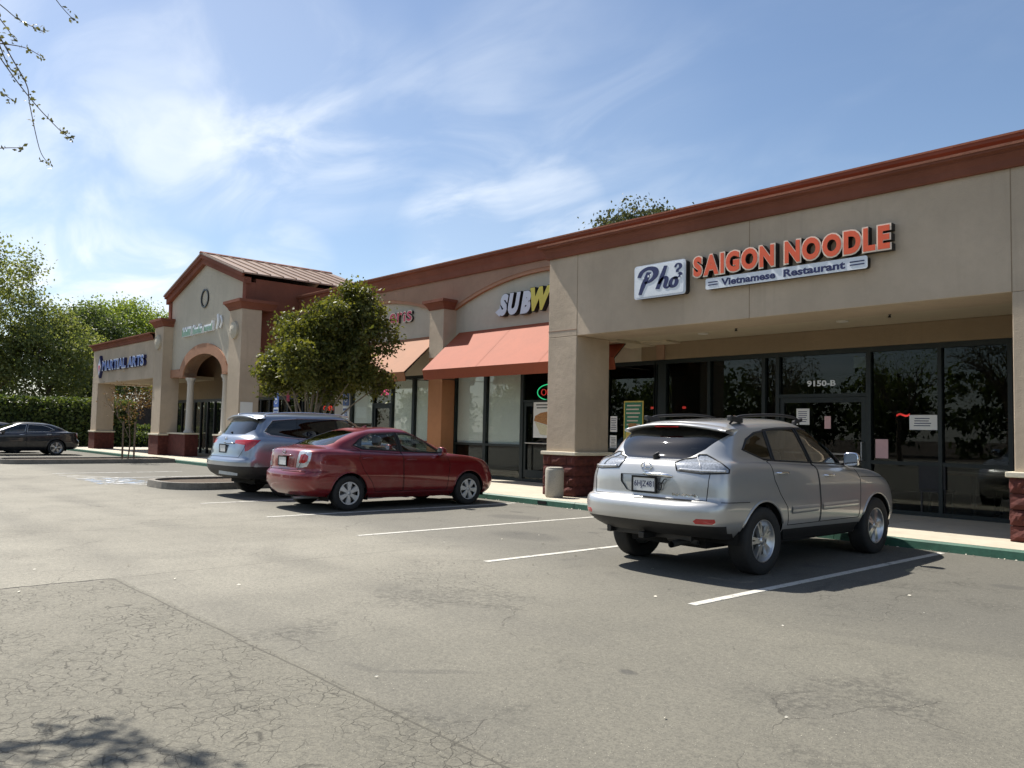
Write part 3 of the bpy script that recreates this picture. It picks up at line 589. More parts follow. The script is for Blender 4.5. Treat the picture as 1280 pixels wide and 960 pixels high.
# gable wall with the arched opening
ax0, ax1, asp, atp = -33.45, -29.55, 3.32, 4.12
def earch(x0, x1, zs, zt, n=18): c, a = (x0+x1)/2, (x1-x0)/2; return [(c-a*math.cos(math.pi*k/n), zs+(zt-zs)*math.sin(math.pi*k/n)) for k in range(n+1)]
A = earch(ax0, ax1, asp, atp); m = MB(); apx = (TL+TR)/2
def gz(x): return 6.42+(7.62-6.42)*(1-abs(x-apx)/((TR-TL)/2))
for (xa, za), (xb, zb_) in zip(A[:-1], A[1:]):
    m.add([(xa, GY, za), (xb, GY, zb_), (xb, GY, gz(xb)), (xa, GY, gz(xa)), (xa, GY+.5, za), (xb, GY+.5, zb_)], [(0, 1, 2, 3), (0, 4, 5, 1)])
for a, b in ((TL+.25, ax0), (ax1, TR-.25)): m.add([(a, GY, 3.32), (b, GY, 3.32), (b, GY, gz(b)), (a, GY, gz(a)), (a, GY+.5, 3.32), (b, GY+.5, 3.32)], [(0, 1, 2, 3), (0, 4, 5, 1)])
part('gable_wall', m, 'stucco_cream')
O = earch(ax0-.42, ax1+.42, asp, atp+.40); t = MB()
for i in range(len(A)-1):
    q = [A[i], A[i+1], O[i+1], O[i]]; t.add([(x, GY-.05, z) for x, z in q]+[(x, GY+.51, z) for x, z in q], [(0, 1, 2, 3), (0, 4, 5, 1), (3, 2, 6, 7)])
t.box(-34.82, ax0-.41, GY-.05, GY+.5, 3.30, 3.62); t.box(ax1+.41, -28.2, GY-.05, GY+.5, 3.30, 3.62); t.box(ax0-.41, ax0, GY-.05, GY+.5, 3.26, 3.33); t.box(ax1, ax1+.41, GY-.05, GY+.5, 3.26, 3.33)
part('arch_trim', t, 'arch_trim')
rk = MB()
for sgn, xe in ((-1, TL), (1, TR)):
    # raking cornice in two steps and the corner board under it
    for d, z0, z1 in ((.16, -.02, .30), (.24, .20, .36)):
        P = [(xe+sgn*.05, gz(xe)+z0), (apx, gz(apx)+z0), (apx, gz(apx)+z1), (xe+sgn*.05, gz(xe)+z1)]
        if sgn > 0: P = P[::-1]
        rk.prism_y(P, GY-d, GY+.1)
part('raking_cornice', rk, 'terracotta')
for a, b in ((TL, TL+.27), (TR-.27, TR)): part('corner_board', box(a, b, GY-.06, GY+.3, 5.6, 6.46), 'terracotta')
part('tower_side_wall', box(TR-.3, TR, GY+.302, 17.5, 3.0, 6.60), 'terracotta'); part('tower_side_wall', box(TL, TL+.3, GY+.302, 17.5, 5.0, 6.60), 'terracotta')
def slope(x0, z0, x1, z1, y0, y1, th=.05):
    return MB().add([(x0, y0, z0), (x1, y0, z1), (x1, y1, z1), (x0, y1, z0), (x0, y0, z0-th), (x1, y0, z1-th), (x1, y1, z1-th), (x0, y1, z0-th)], [(0, 1, 2, 3), (4, 7, 6, 5), (0, 4, 5, 1), (1, 5, 6, 2), (2, 6, 7, 3), (3, 7, 4, 0)])
ze, za = gz(TR)+.40, gz(apx)+.40
for xe, s_ in ((TR+.14, 1), (TL-.14, -1)):
    r = part('roof', slope(apx, za, xe, ze-.05, GY-.26, 17.6), 'roof_metal')
    for k in range(11):
        y = GY-.22+k*.5
        sm = MB(); sm.obox(((apx+xe)/2, y, (za+ze-.05)/2+.018), ((xe-apx)/2, 0, (ze-.05-za)/2), (0, .014, 0), (0, 0, .03)); obj('roof_seam', sm, 'roof_metal', r)
part('roof_ridge', MB().prism_y([(apx-.14, za-.01), (apx+.14, za-.01), (apx, za+.06)], GY-.28, 17.6), 'terracotta')
part('gable_wall', MB().prism_y([(TL+.1, 5.0), (TR-.1, 5.0), (TR-.1, 6.5), (apx, 7.85), (TL+.1, 6.5)], 17.41, 17.49), 'stucco_brown')
part('ring_moulding', MB().add(*(lambda n: ([(apx+r*math.cos(2*math.pi*k/n), y, 6.27+r*math.sin(2*math.pi*k/n)) for r, y in ((.36, GY-.001), (.37, GY-.05), (.31, GY-.05), (.30, GY-.001)) for k in range(n)], [(l*n+k, l*n+(k+1) % n, (l+1)*n+(k+1) % n, (l+1)*n+k) for l in range(3) for k in range(n)]))(28)), 'black_metal')
for x in (-33.25, -29.75):
    c = part('column', MB().lathe([(.20, 1.06), (.20, 1.12), (.16, 1.15), (.145, 1.2), (.125, 3.0), (.15, 3.05), (.13, 3.09), (.2, 3.2), (.2, 3.26)], (x, GY+.22, 0), n=20), 'stone_column')
    c.data.polygons.foreach_set('use_smooth', [True]*len(c.data.polygons))
for a, b in ((-34.87, -32.9), (-30.1, -28.15)):
    q = part('dwarf_wall', box(a, b, GY-.05, GY+.48, ZS, 1.0), 'split_face', .01); obj('wall_coping', box(a-.0, b+.0, GY-.09, GY+.52, 1.0, 1.055), 'base_ledge', q)
td = shopfront  # the tower's glazed doors stand back under the arch
part('tower_inner_wall', box(-43.5, TR-.3, 14.42, 14.6, 2.55, 5.0), 'stucco_fascia'); part('tower_ceiling', box(TL+.3, TR-.3, GY+.51, 14.42, 4.55, 4.65), 'stucco_soffit')
fr = MB(); w = part('shopfront_frame', MB().box(-43.5, TR-.3, 14.43, 14.52, 2.42, 2.548), 'black_metal')
for k in range(21):
    x = -43.44+k*.77; obj('mullion', box(x-.05, x+.05, 14.42, 14.53, ZS, 2.42), 'black_metal', w)
    if k < 20: obj('glass_pane', box(x+.05, x+.72, 14.47, 14.476, ZS+.05, 2.42), 'shop_glass', w)
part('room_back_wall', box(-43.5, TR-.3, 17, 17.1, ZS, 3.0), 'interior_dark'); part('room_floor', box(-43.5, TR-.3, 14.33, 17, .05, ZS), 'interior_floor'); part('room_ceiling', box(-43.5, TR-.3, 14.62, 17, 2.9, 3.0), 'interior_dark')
part('tower_back', box(TL+.31, TR-.31, 14.62, 17.4, 5.02, 6.4), 'stucco_brown')
# -- far canopy with the martial arts sign
for x0, x1 in ((-44.65, -43.75),): pillar(x0, x1, CY, 12.6, 3.309, blocks=False)
part('canopy_beam', box(-44.65, -35.86, CY, 12.6, 3.31, 5.0), 'stucco_tan', .012)
cornice(CY, -44.65, -35.86, 4.95, 5.2, .2, right=False)
part('soffit', box(-44.5, -35.86, 12.601, 14.41, 3.36, 3.5), 'stucco_soffit'); part('canopy_beam', box(-44.65, -43.75, 12.601, 14.3, 3.31, 5.0), 'stucco_tan'); part('canopy_roof', box(-44.5, -35.86, 12.61, 14.4, 4.9, 5.0), 'stucco_brown')
part('pavement_return', box(-47.0, -43.7, 13.2, 18.0, .0, ZS-.002), 'concrete')

# ------------------------------------------------------------------ signs
def letter_row(parent, s, x0, x1, z0, z1, dz, y, depth, face, trim=None, ret='sign_return', offset=.03, tw=.022, shear=0., gap=.10, spacew=.45):
    """channel letters, each one a part: dark return, pale trim, coloured face"""
    items = []; tot = 0
    for c in s:
        if c == ' ': items.append((None, spacew, None)); tot += spacew; continue
        V, Fc = text_mb(c, 1, .5, offset, shear); lo, hi = bounds(V); w = hi[0]-lo[0]; items.append((c, w, (lo, hi))); tot += w+gap
    f = (x1-x0)/(tot-gap); x = x0
    for c, w, b in items:
        if c is None: x += w*f; continue
        lo, hi = b; wx = w*f; fr_ = (x-x0)/(x1-x0)
        za, zb_ = z0+dz*fr_, z1+dz*fr_
        m = MB(); facade_text(m, c, x-tw*.6, x+wx+tw*.6, y, za-tw*.6, zb_+tw*.6, depth, offset, shear); o = obj('letter', m, ret, parent)
        if trim: m2 = MB(); facade_text(m2, c, x-tw*.6, x+wx+tw*.6, y-depth-.001, za-tw*.6, zb_+tw*.6, .006, offset+.004, shear); obj('letter_trim', m2, trim, o)
        m3 = MB(); facade_text(m3, c, x+(tw*.35 if trim else 0), x+wx-(tw*.35 if trim else 0), y-depth-(.008 if trim else .001), za+(tw*.35 if trim else 0), zb_-(tw*.35 if trim else 0), .006, offset-(.012 if trim else 0), shear); obj('letter_face', m3, face, o)
        x += (w+gap)*f
def rrect(x0, x1, z0, z1, r, n=5):
    P = []
    for cx, cz, a0 in ((x1-r, z0+r, -90), (x1-r, z1-r, 0), (x0+r, z1-r, 90), (x0+r, z0+r, 180)):
        for k in range(n+1): a = R_(a0+90*k/n); P.append((cx+r*math.cos(a), cz+r*math.sin(a)))
    return P
sn = thing('restaurant_letter_sign', 'orange SAIGON NOODLE letters with pale edges on the right canopy', 'sign', (-6.8*SC, CY*SC, 4.2*SC))
for s_, a_, b_ in (('SAIGON', -8.43, -6.88), ('NOODLE', -6.71, -5.06)): letter_row(sn, s_, a_, b_, 4.088, 4.444, -.004, CY-.001, .12, 'sign_orange', 'sign_trim', offset=.062, tw=.024, gap=.07)
ps = thing('pho_sign_box', 'white rounded sign box with navy brush lettering left of the orange letters', 'sign', (-9.25*SC, CY*SC, 3.9*SC))
obj('cabinet', MB().prism_y(rrect(-9.70, -8.59, 3.845, 4.435, .05), CY-.13, CY-.001), 'sign_return', ps)
obj('cabinet_rim', MB().prism_y(rrect(-9.715, -8.575, 3.833, 4.445, .055), CY-.15, CY-.131), 'sign_silver', ps)
obj('face', MB().prism_y(rrect(-9.68, -8.61, 3.865, 4.413, .04), CY-.156, CY-.1505), 'sign_white', ps)
fm = lambda u, v: (-9.68+u*1.07, 3.865+v*.548)
st = MB(); yy = CY-.1565
def stroke(pts, w0, w1=None, wm=None):
    P = smooth_path(pts, 6); n = len(P); w1 = w0 if w1 is None else w1; wm = wm or (w0+w1)/2
    ribbon(st, P, [1.35*(w0+(wm-w0)*2*t) if t < .5 else 1.35*(wm+(w1-wm)*(2*t-1)) for t in [k/(n-1) for k in range(n)]], yy, .004, fm)
stroke([(.10, .08), (.16, .35), (.24, .62), (.29, .80)], .05, .075, .085); stroke([(.08, .66), (.14, .84), (.28, .93), (.41, .86), (.43, .68), (.34, .52), (.20, .45)], .06, .05, .10)
stroke([(.64, .93), (.57, .62), (.47, .20)], .05, .065, .07); stroke([(.50, .36), (.57, .52), (.645, .55), (.655, .44), (.625, .26), (.67, .20), (.73, .28)], .045, .03, .065)
stroke([(.845, .50), (.775, .46), (.735, .32), (.765, .22), (.83, .24), (.865, .36), (.845, .50), (.80, .46)], .05, .05, .062); stroke([(.85, .46), (.92, .50), (.945, .60), (.90, .62)], .045, .05)
stroke([(.83, .82), (.865, .92), (.93, .90), (.935, .80), (.88, .73), (.875, .66)], .03, .04, .045)
obj('lettering', st, 'sign_navy', ps)
w2 = MB()
for a, b in ((.17, .62), (.28, .66), (.33, .70), (.915, .44), (.96, .50)): w2.prism_y([fm(a-.015, b-.03), fm(a+.02, b-.02), fm(a+.012, b+.05), fm(a-.02, b+.03)], CY-.1625, CY-.161)
obj('peeled_patch', w2, 'sign_white', ps)
vr = thing('restaurant_strip_sign', 'slim white strip sign reading Vietnamese Restaurant in navy under the orange letters', 'sign', (-7*SC, CY*SC, 4.1*SC))
def skew(P, x0, x1, d): return [(x, z+d*(x-x0)/(x1-x0)) for x, z in P]
sx0, sx1 = -8.175, -5.405
obj('cabinet', MB().prism_y(skew(rrect(sx0, sx1, 3.86, 4.03, .03), sx0, sx1, .0), CY-.11, CY-.001), 'sign_return', vr)
obj('face', MB().prism_y(skew(rrect(sx0-.008, sx1+.008, 3.852, 4.038, .032), sx0, sx1, .0), CY-.118, CY-.1105), 'sign_white', vr)
for s_, a, b in (('Vietnamese', -7.87, -6.87), ('Restaurant', -6.73, -5.73)): obj('lettering', facade_text(MB(), s_, a, b, CY-.1185, 3.885, 4.005, .004, .034), 'sign_navy', vr)
for a, b, d in ((-8.13, -7.94, 0), (-5.66, -5.44, 0)):
    for z in (3.915, 3.96): obj('stripe', box(a, b, CY-.1225, CY-.1185, z+d, z+.018+d), 'sign_navy', vr)

sw = thing('sandwich_shop_sign', 'slanted white and yellow SUBWAY letters on the cream panel above the coral awning', 'sign', (-14.8*SC, WY*SC, 4.5*SC))
letter_row(sw, 'SUB', -16.42, -15.18, 4.415, 4.99, -.02, WY-.001, .14, 'sign_silver', None, offset=.075, shear=.28, gap=-.02)
letter_row(sw, 'WAY', -15.20, -13.35, 4.43, 5.03, -.02, WY-.001, .14, 'sign_yellow', None, offset=.075, shear=.28, gap=-.06)
for a in ((-16.56, -16.40, 4.43), ): obj('arrow_tip', MB().prism_y([(a[0], a[2]+.10), (a[1]+.02, a[2]-.03), (a[1]+.06, a[2]+.22)], WY-.147, WY-.001), 'sign_silver', sw)
er = thing('red_script_sign', 'small pinkish red letters half hidden by the tree above the tan awning', 'sign', (-21.5*SC, WY*SC, 4.7*SC))
letter_row(er, 'eris', -21.72, -20.52, 4.66, 4.98, .0, WY-.001, .07, 'sign_red', 'sign_trim', offset=.02, tw=.03, gap=.08)
gs = thing('green_letter_sign', 'raised green letter sign on the gable wall above the arch', 'sign', (-31.7*SC, GY*SC, 4.9*SC))
r = random.Random(5); x = -33.55
for w_, nst in ((.92, 7), (.95, 7), (.80, 6)):            # three short words of narrow upright strokes, too far off to read
    for q in range(nst):
        x0_ = x+w_*q/nst; hh = r.choice((.26, .26, .38)); z0_ = 4.90+.02*(x+33.5)
        o = obj('letter', MB().prism_y([(x0_, z0_), (x0_+w_/nst*.62, z0_), (x0_+w_/nst*.62+.03, z0_+hh), (x0_+.03, z0_+hh)], GY-.10, GY-.001), 'sign_white', gs)
        obj('letter_face', MB().prism_y([(x0_+.015, z0_+.015), (x0_+w_/nst*.62-.015, z0_+.015), (x0_+w_/nst*.62+.012, z0_+hh*.72), (x0_+.04, z0_+hh*.72)], GY-.106, GY-.1005), 'sign_green', o)
    x += w_+.20
obj('emblem', MB().tube(smooth_path([(-30.1, GY-.05, 5.52), (-30.05, GY-.05, 5.25), (-30.15, GY-.05, 4.98)], 5), .05, 6).tube(smooth_path([(-29.85, GY-.05, 5.45), (-29.72, GY-.05, 5.2), (-29.85, GY-.05, 5.0)], 5), .04, 6), 'sign_white', gs)
ma = thing('martial_arts_sign', 'navy MARTIAL ARTS letters with a diamond emblem on the far canopy', 'sign', (-40*SC, CY*SC, 4*SC))
letter_row(ma, 'MARTIAL ARTS', -42.65, -36.75, 3.90, 4.34, -.0, CY-.001, .13, 'sign_blue', 'sign_silver', ret='sign_navy', offset=.04, tw=.045, gap=.09, spacew=.4)
obj('emblem', MB().prism_y([(-43.55, 4.1), (-43.2, 3.55), (-42.85, 4.1), (-43.2, 4.65)], CY-.12, CY-.001), 'sign_navy', ma)
obj('emblem_face', MB().prism_y([(-43.45, 4.1), (-43.2, 3.68), (-42.95, 4.1), (-43.2, 4.52)], CY-.128, CY-.1205), 'sign_silver', ma)
obj('emblem_mark', MB().prism_y([(-43.34, 4.12), (-43.2, 3.85), (-43.06, 4.12), (-43.2, 4.2)], CY-.134, CY-.1285), 'sign_red', ma)
def wall_vent(x, y, z, lab):  # plain round vents in the wall colour, unlit
    t = thing('wall_vent', lab, 'vent', (x*SC, y*SC, z*SC), 'round vents on the tower pillars')
    obj('back_plate', MB().add(*(lambda n: ([(x+.30*math.cos(2*math.pi*k/n), y, z+.30*math.sin(2*math.pi*k/n)) for k in range(n)]+[(x+.30*math.cos(2*math.pi*k/n), y-.08, z+.30*math.sin(2*math.pi*k/n)) for k in range(n)], [tuple(range(n, 2*n))]+[(k, (k+1) % n, n+(k+1) % n, n+k) for k in range(n)]))(24)), 'stucco_cream', t)
    b = MB(); n = 20; rings = [(.24, .08), (.20, .11), (.12, .125), (.02, .13)]
    b.add([(x+r*math.cos(2*math.pi*k/n), y-d, z+r*math.sin(2*math.pi*k/n)) for r, d in rings for k in range(n)], [(l*n+k, l*n+(k+1) % n, (l+1)*n+(k+1) % n, (l+1)*n+k) for l in range(3) for k in range(n)])
    obj('vent_cover', b, 'stucco_cream', t, smooth=True)
wall_vent(-35.3, CY-.001, 4.78, 'round pale wall vent high on the left tower pillar'); wall_vent(-27.7, CY-.001, 4.70, 'round pale wall vent high on the right tower pillar')

# papers, posters, neon behind the glass
def sheet(name, label, cat, x0, x1, z0, z1, mat, y=None, extra=()):
    y = WY-.012 if y is None else y
    t = tag(obj(name, box(x0, x1, y, y+.004, z0, z1), mat), label, cat)
    for nm, mb, mt in extra: obj(nm, mb, mt, t)
    return t
def lines(x0, x1, z0, z1, n, y):
    m = MB(); r = random.Random(int(x0*100))
    for k in range(n):
        z = z1-(z1-z0)*(k+.5)/n; a = r.uniform(.02, .12); m.box(x0+(x1-x0)*a, x1-(x1-x0)*r.uniform(.02, .25), y-.0015, y-.0005, z-(z1-z0)*.18/n, z+(z1-z0)*.18/n)
    return m
yo = WY+.045
sheet('paper_notice', 'wide white printed notice taped inside the right restaurant pane', 'notice', -5.92, -5.47, 1.55, 1.80, 'paper', yo, [('print', lines(-5.87, -5.52, 1.60, 1.76, 4, yo), 'plate_ink')])
sheet('paper_notice', 'upright white notice taped left of the restaurant door', 'notice', -7.98, -7.72, 1.62, 1.92, 'paper', yo-.02, [('print', lines(-7.96, -7.74, 1.66, 1.88, 6, yo-.02), 'plate_ink')])
sheet('paper_notice', 'small pale slip taped on the dark restaurant door', 'notice', -7.42, -7.30, 1.55, 1.78, 'paper_pink', yo-.03)
sheet('pink_flyer', 'pink flyer standing in the window right of the restaurant door', 'flyer', -6.50, -6.28, 1.05, 1.38, 'paper_pink', yo)
sheet('paper_notice', 'tall white notice at the left edge of the dark sandwich shop pane', 'notice', -12.62, -12.42, 1.42, 1.78, 'paper', yo, [('print', lines(-12.61, -12.43, 1.46, 1.74, 7, yo), 'plate_ink')])
sheet('paper_notice', 'lower printed card under the tall notice beside the tan pillar', 'notice', -12.63, -12.43, 1.02, 1.34, 'paper', yo, [('print', lines(-12.6, -12.45, 1.06, 1.3, 7, yo), 'sign_return')])
gp = sheet('menu_poster', 'tall dark green menu poster with yellow border beside the tan pillar', 'poster', -12.22, -11.66, 1.05, 2.12, 'poster_yellow', yo, [('panel', box(-12.19, -11.69, yo-.003, yo-.0005, 1.08, 2.09), 'poster_green'), ('print', lines(-12.16, -11.72, 1.55, 2.06, 6, yo-.003), 'sign_trim'), ('picture', box(-12.08, -11.85, yo-.005, yo-.0035, 1.50, 1.62), 'bread'), ('picture', box(-12.16, -11.98, yo-.005, yo-.0035, 1.2, 1.42), 'poster_yellow')])
bp = sheet('sandwich_poster', 'poster showing a filled brown roll on the sandwich shop door', 'poster', -15.16, -14.35, 1.24, 2.14, 'paper', yo-.04, [('print', lines(-15.1, -14.5, 1.95, 2.1, 2, yo-.04), 'sign_return'),
    ('roll', MB().prism_y([(-15.14, 1.66), (-14.37, 1.5), (-14.37, 1.84), (-14.6, 1.9), (-14.9, 1.86), (-15.1, 1.78)], yo-.043, yo-.0415), 'bread'), ('filling', MB().prism_y([(-15.1, 1.64), (-14.9, 1.32), (-14.37, 1.28), (-14.37, 1.49)], yo-.046, yo-.0435), 'lettuce')])
def neon(label, s, x0, x1, z0, z1, ring=None, mat='neon_red'):
    t = thing('neon_sign', label, 'neon sign', ((x0+x1)/2*SC, WY*SC, z0*SC)); m = MB(); facade_text(m, s, x0, x1, WY+.07, z0, z1, .015, -.02 if ring else .0)
    obj('tubing', m, mat, t)
    if ring: c, a, b = ring; obj('oval_tube', MB().tube([(c[0]+a*math.cos(2*math.pi*k/28), WY+.065, c[1]+b*math.sin(2*math.pi*k/28)) for k in range(29)], .013, 5, False), 'neon_green', t)
neon('red neon OPEN in a green oval on the sandwich shop door', 'OPEN', -14.95, -14.30, 2.30, 2.46, ((-14.63, 2.38), .46, .20))
neon('pinkish red neon OPEN on the dark door under the tan awning', 'OPEN', -22.36, -21.88, 2.44, 2.62, None, 'neon_pink')
neon('orange red neon OPEN low in the window behind the island tree', 'OPEN', -25.95, -25.25, 1.98, 2.14)
neon('small red neon squiggle above the posted notice in the restaurant window', '~', -6.14, -5.92, 1.77, 1.83)
tag(obj('red_paper_ornament', MB().add(*(lambda n: ([(-28.5+(.22 if k % 2 else .10)*math.cos(2*math.pi*k/n), WY-.03, 2.45+(.24 if k % 2 else .11)*math.sin(2*math.pi*k/n)) for k in range(n)]+[(-28.5, WY-.06, 2.45)], [(k, (k+1) % n, n) for k in range(n)]))(12)), 'sign_red'), 'red star shaped ornament hanging behind the island tree', 'ornament')
un = tag(obj('unit_number', facade_text(MB(), '9150-B', -7.78, -7.22, WY+.048, 2.33, 2.44, .003, .03), 'sign_white'), 'white unit number 9150-B on the glass over the restaurant door', 'number')
for x, lab in ((-11.86, 0), (-10.98, 1)):
    t = thing('neon_lamp', 'tiny glowing red sign in the pane %s the thick green post' % ('left of' if lab == 0 else 'right of'), 'neon sign', (x*SC, (WY+.6)*SC, 1.95*SC)); obj('glow', box(x-.04, x+.04, WY+.6, WY+.62, 1.96, 2.01), 'neon_red', t)

def post_sign(x, y, lab, kind):
    t = thing('parking_sign', lab, 'sign', (x*SC, y*SC, ZS*SC), 'accessible parking signs by the kerb')
    obj('post', MB().tube([(x, y, ZS), (x, y, 2.46)], .03, 8), 'galvanised', t)
    obj('plate', MB().prism_y(rrect(x-.155, x+.155, 1.96, 2.44, .03), y-.04, y-.034), 'sign_blue', t)
    m = MB(); m.add(*(lambda n: ([(x-.01+.085*math.cos(2*math.pi*k/n)*q, y-.043, 2.13+.085*math.sin(2*math.pi*k/n)*q) for q in (1, .72) for k in range(n)], [(k, (k+1) % n, n+(k+1) % n, n+k) for k in range(n)]))(20))
    m.box(x-.035, x+.0, y-.0445, y-.0405, 2.17, 2.30); m.box(x, x+.07, y-.0445, y-.0405, 2.17, 2.195); m.box(x-.045, x+.005, y-.0445, y-.0405, 2.325, 2.375)
    obj('symbol', m, 'sign_white', t)
    obj('lower_plate', MB().prism_y(rrect(x-.155, x+.155, 1.66, 1.94, .02), y-.04, y-.034), 'sign_white' if kind else 'sign_silver', t)
    tx = MB(); facade_text(tx, 'MINIMUM', x-.13, x+.13, y-.041, 1.83, 1.89, .003, .01); facade_text(tx, 'FINE', x-.08, x+.08, y-.041, 1.75, 1.81, .003, .01); facade_text(tx, '$250', x-.08, x+.08, y-.041, 1.68, 1.735, .003, .01)
    obj('print', tx, 'sign_blue', t)
post_sign(-22.72, 11.05, 'blue accessible parking sign on a post left of the island tree trunk', 0); post_sign(-18.74, 11.05, 'blue and white accessible parking sign right of the island tree trunk', 1)
tag(obj('wall_notice', box(-27.179, -27.16, CY+.06, CY+.50, 1.78, 2.2), 'paper'), 'pale blank board on the tower pillar above the blue grey SUV', 'notice')
# litter bin
cx, cyy = -11.47, 11.42
tb = thing('litter_bin', 'pale pebbled stone litter bin standing at the foot of the tan pillar', 'litter bin', (cx*SC, cyy*SC, ZS*SC))
obj('body', MB().lathe([(.001, 0), (.16, 0), (.172, .02), (.182, .05), (.182, .52), (.176, .55), (.16, .56)], (cx, cyy, ZS), n=28), 'can_stone', tb, smooth=True)
obj('lid', MB().lathe([(.16, .558), (.165, .575), (.14, .585), (.09, .55), (.001, .55)], (cx, cyy, ZS), n=28), 'can_stone', tb, smooth=True)
# leaf litter along the kerb
m = MB(); r = random.Random(3)
for k in range(150):
    x, y = r.uniform(-13, 0), KY-abs(r.gauss(0, .05))-.015
    if r.random() < .25: x, y = r.uniform(-9, 2), r.uniform(1, 9)
    a, q = r.uniform(0, 6.28), r.uniform(.010, .024)
    m.add([(x+q*math.cos(a), y+q*math.sin(a), .014), (x-q*.5*math.sin(a), y+q*.5*math.cos(a), .020), (x-q*math.cos(a), y-q*math.sin(a), .013), (x+q*.5*math.sin(a), y-q*.5*math.cos(a), .012)], [(0, 1, 2, 3)])
o = obj('leaf_litter', m, 'debris'); o['kind'] = 'stuff'; o['label'] = 'pale fallen petals and leaf scraps along the kerb'
# ------------------------------------------------------------------ cars (metres, +y is the nose, origin on the ground at mid wheelbase)
def pchip(t, P, tq):
    """monotone cubic through P (n,c) at knots t, read at tq"""
    n = len(t); h = np.diff(t); d = np.diff(P, axis=0)/h[:, None]; m = np.zeros_like(P)
    for k in range(1, n-1):
        w1, w2 = 2*h[k]+h[k-1], h[k]+2*h[k-1]; a, b = d[k-1], d[k]; ok = a*b > 0
        with np.errstate(divide='ignore', invalid='ignore'): hm = (w1+w2)/(w1/a+w2/b)
        m[k] = np.where(ok, hm, 0)
    m[0], m[-1] = d[0], d[-1]
    i = np.clip(np.searchsorted(t, tq, 'right')-1, 0, n-2); s = ((tq-t[i])/h[i])[:, None]; hh = h[i][:, None]
    return P[i]*(2*s**3-3*s**2+1)+hh*m[i]*(s**3-2*s**2+s)+P[i+1]*(-2*s**3+3*s**2)+hh*m[i+1]*(s**3-s**2)
def loop(l, nq=16, ns=46):
    t = np.linspace(0, math.pi/2, nq+1)
    fx = l['wf']*np.sin(t)**(2/l['nf']); fy = l['yf']-l['df']*(1-np.cos(t)**(2/l['nf']))
    rx = l['wr']*np.sin(t)**(2/l['nr']); ry = l['yr']+l['dr']*(1-np.cos(t)**(2/l['nr']))
    s = np.linspace(0, 1, ns+1)[1:-1]
    sx = l['wf']+(l['wr']-l['wf'])*s+l.get('b', 0)*4*s*(1-s); sy = fy[-1]+(ry[-1]-fy[-1])*s
    x = np.concatenate([fx, sx, rx[::-1]]); y = np.concatenate([fy, sy, ry[::-1]])
    zk = np.array(sorted(l['z'])); z = pchip(zk[:, 0], zk[:, 1:], np.clip(y, zk[0, 0], zk[-1, 0]))[:, 0]
    return np.stack([x, y, z], 1)
def L_(yf, df, wf, yr, dr, wr, z, nf=2.6, nr=2.8, b=0.):
    return dict(yf=yf, df=df, wf=wf, yr=yr, dr=dr, wr=wr, z=z if isinstance(z, list) else [(-4, z), (4, z)], nf=nf, nr=nr, b=b)

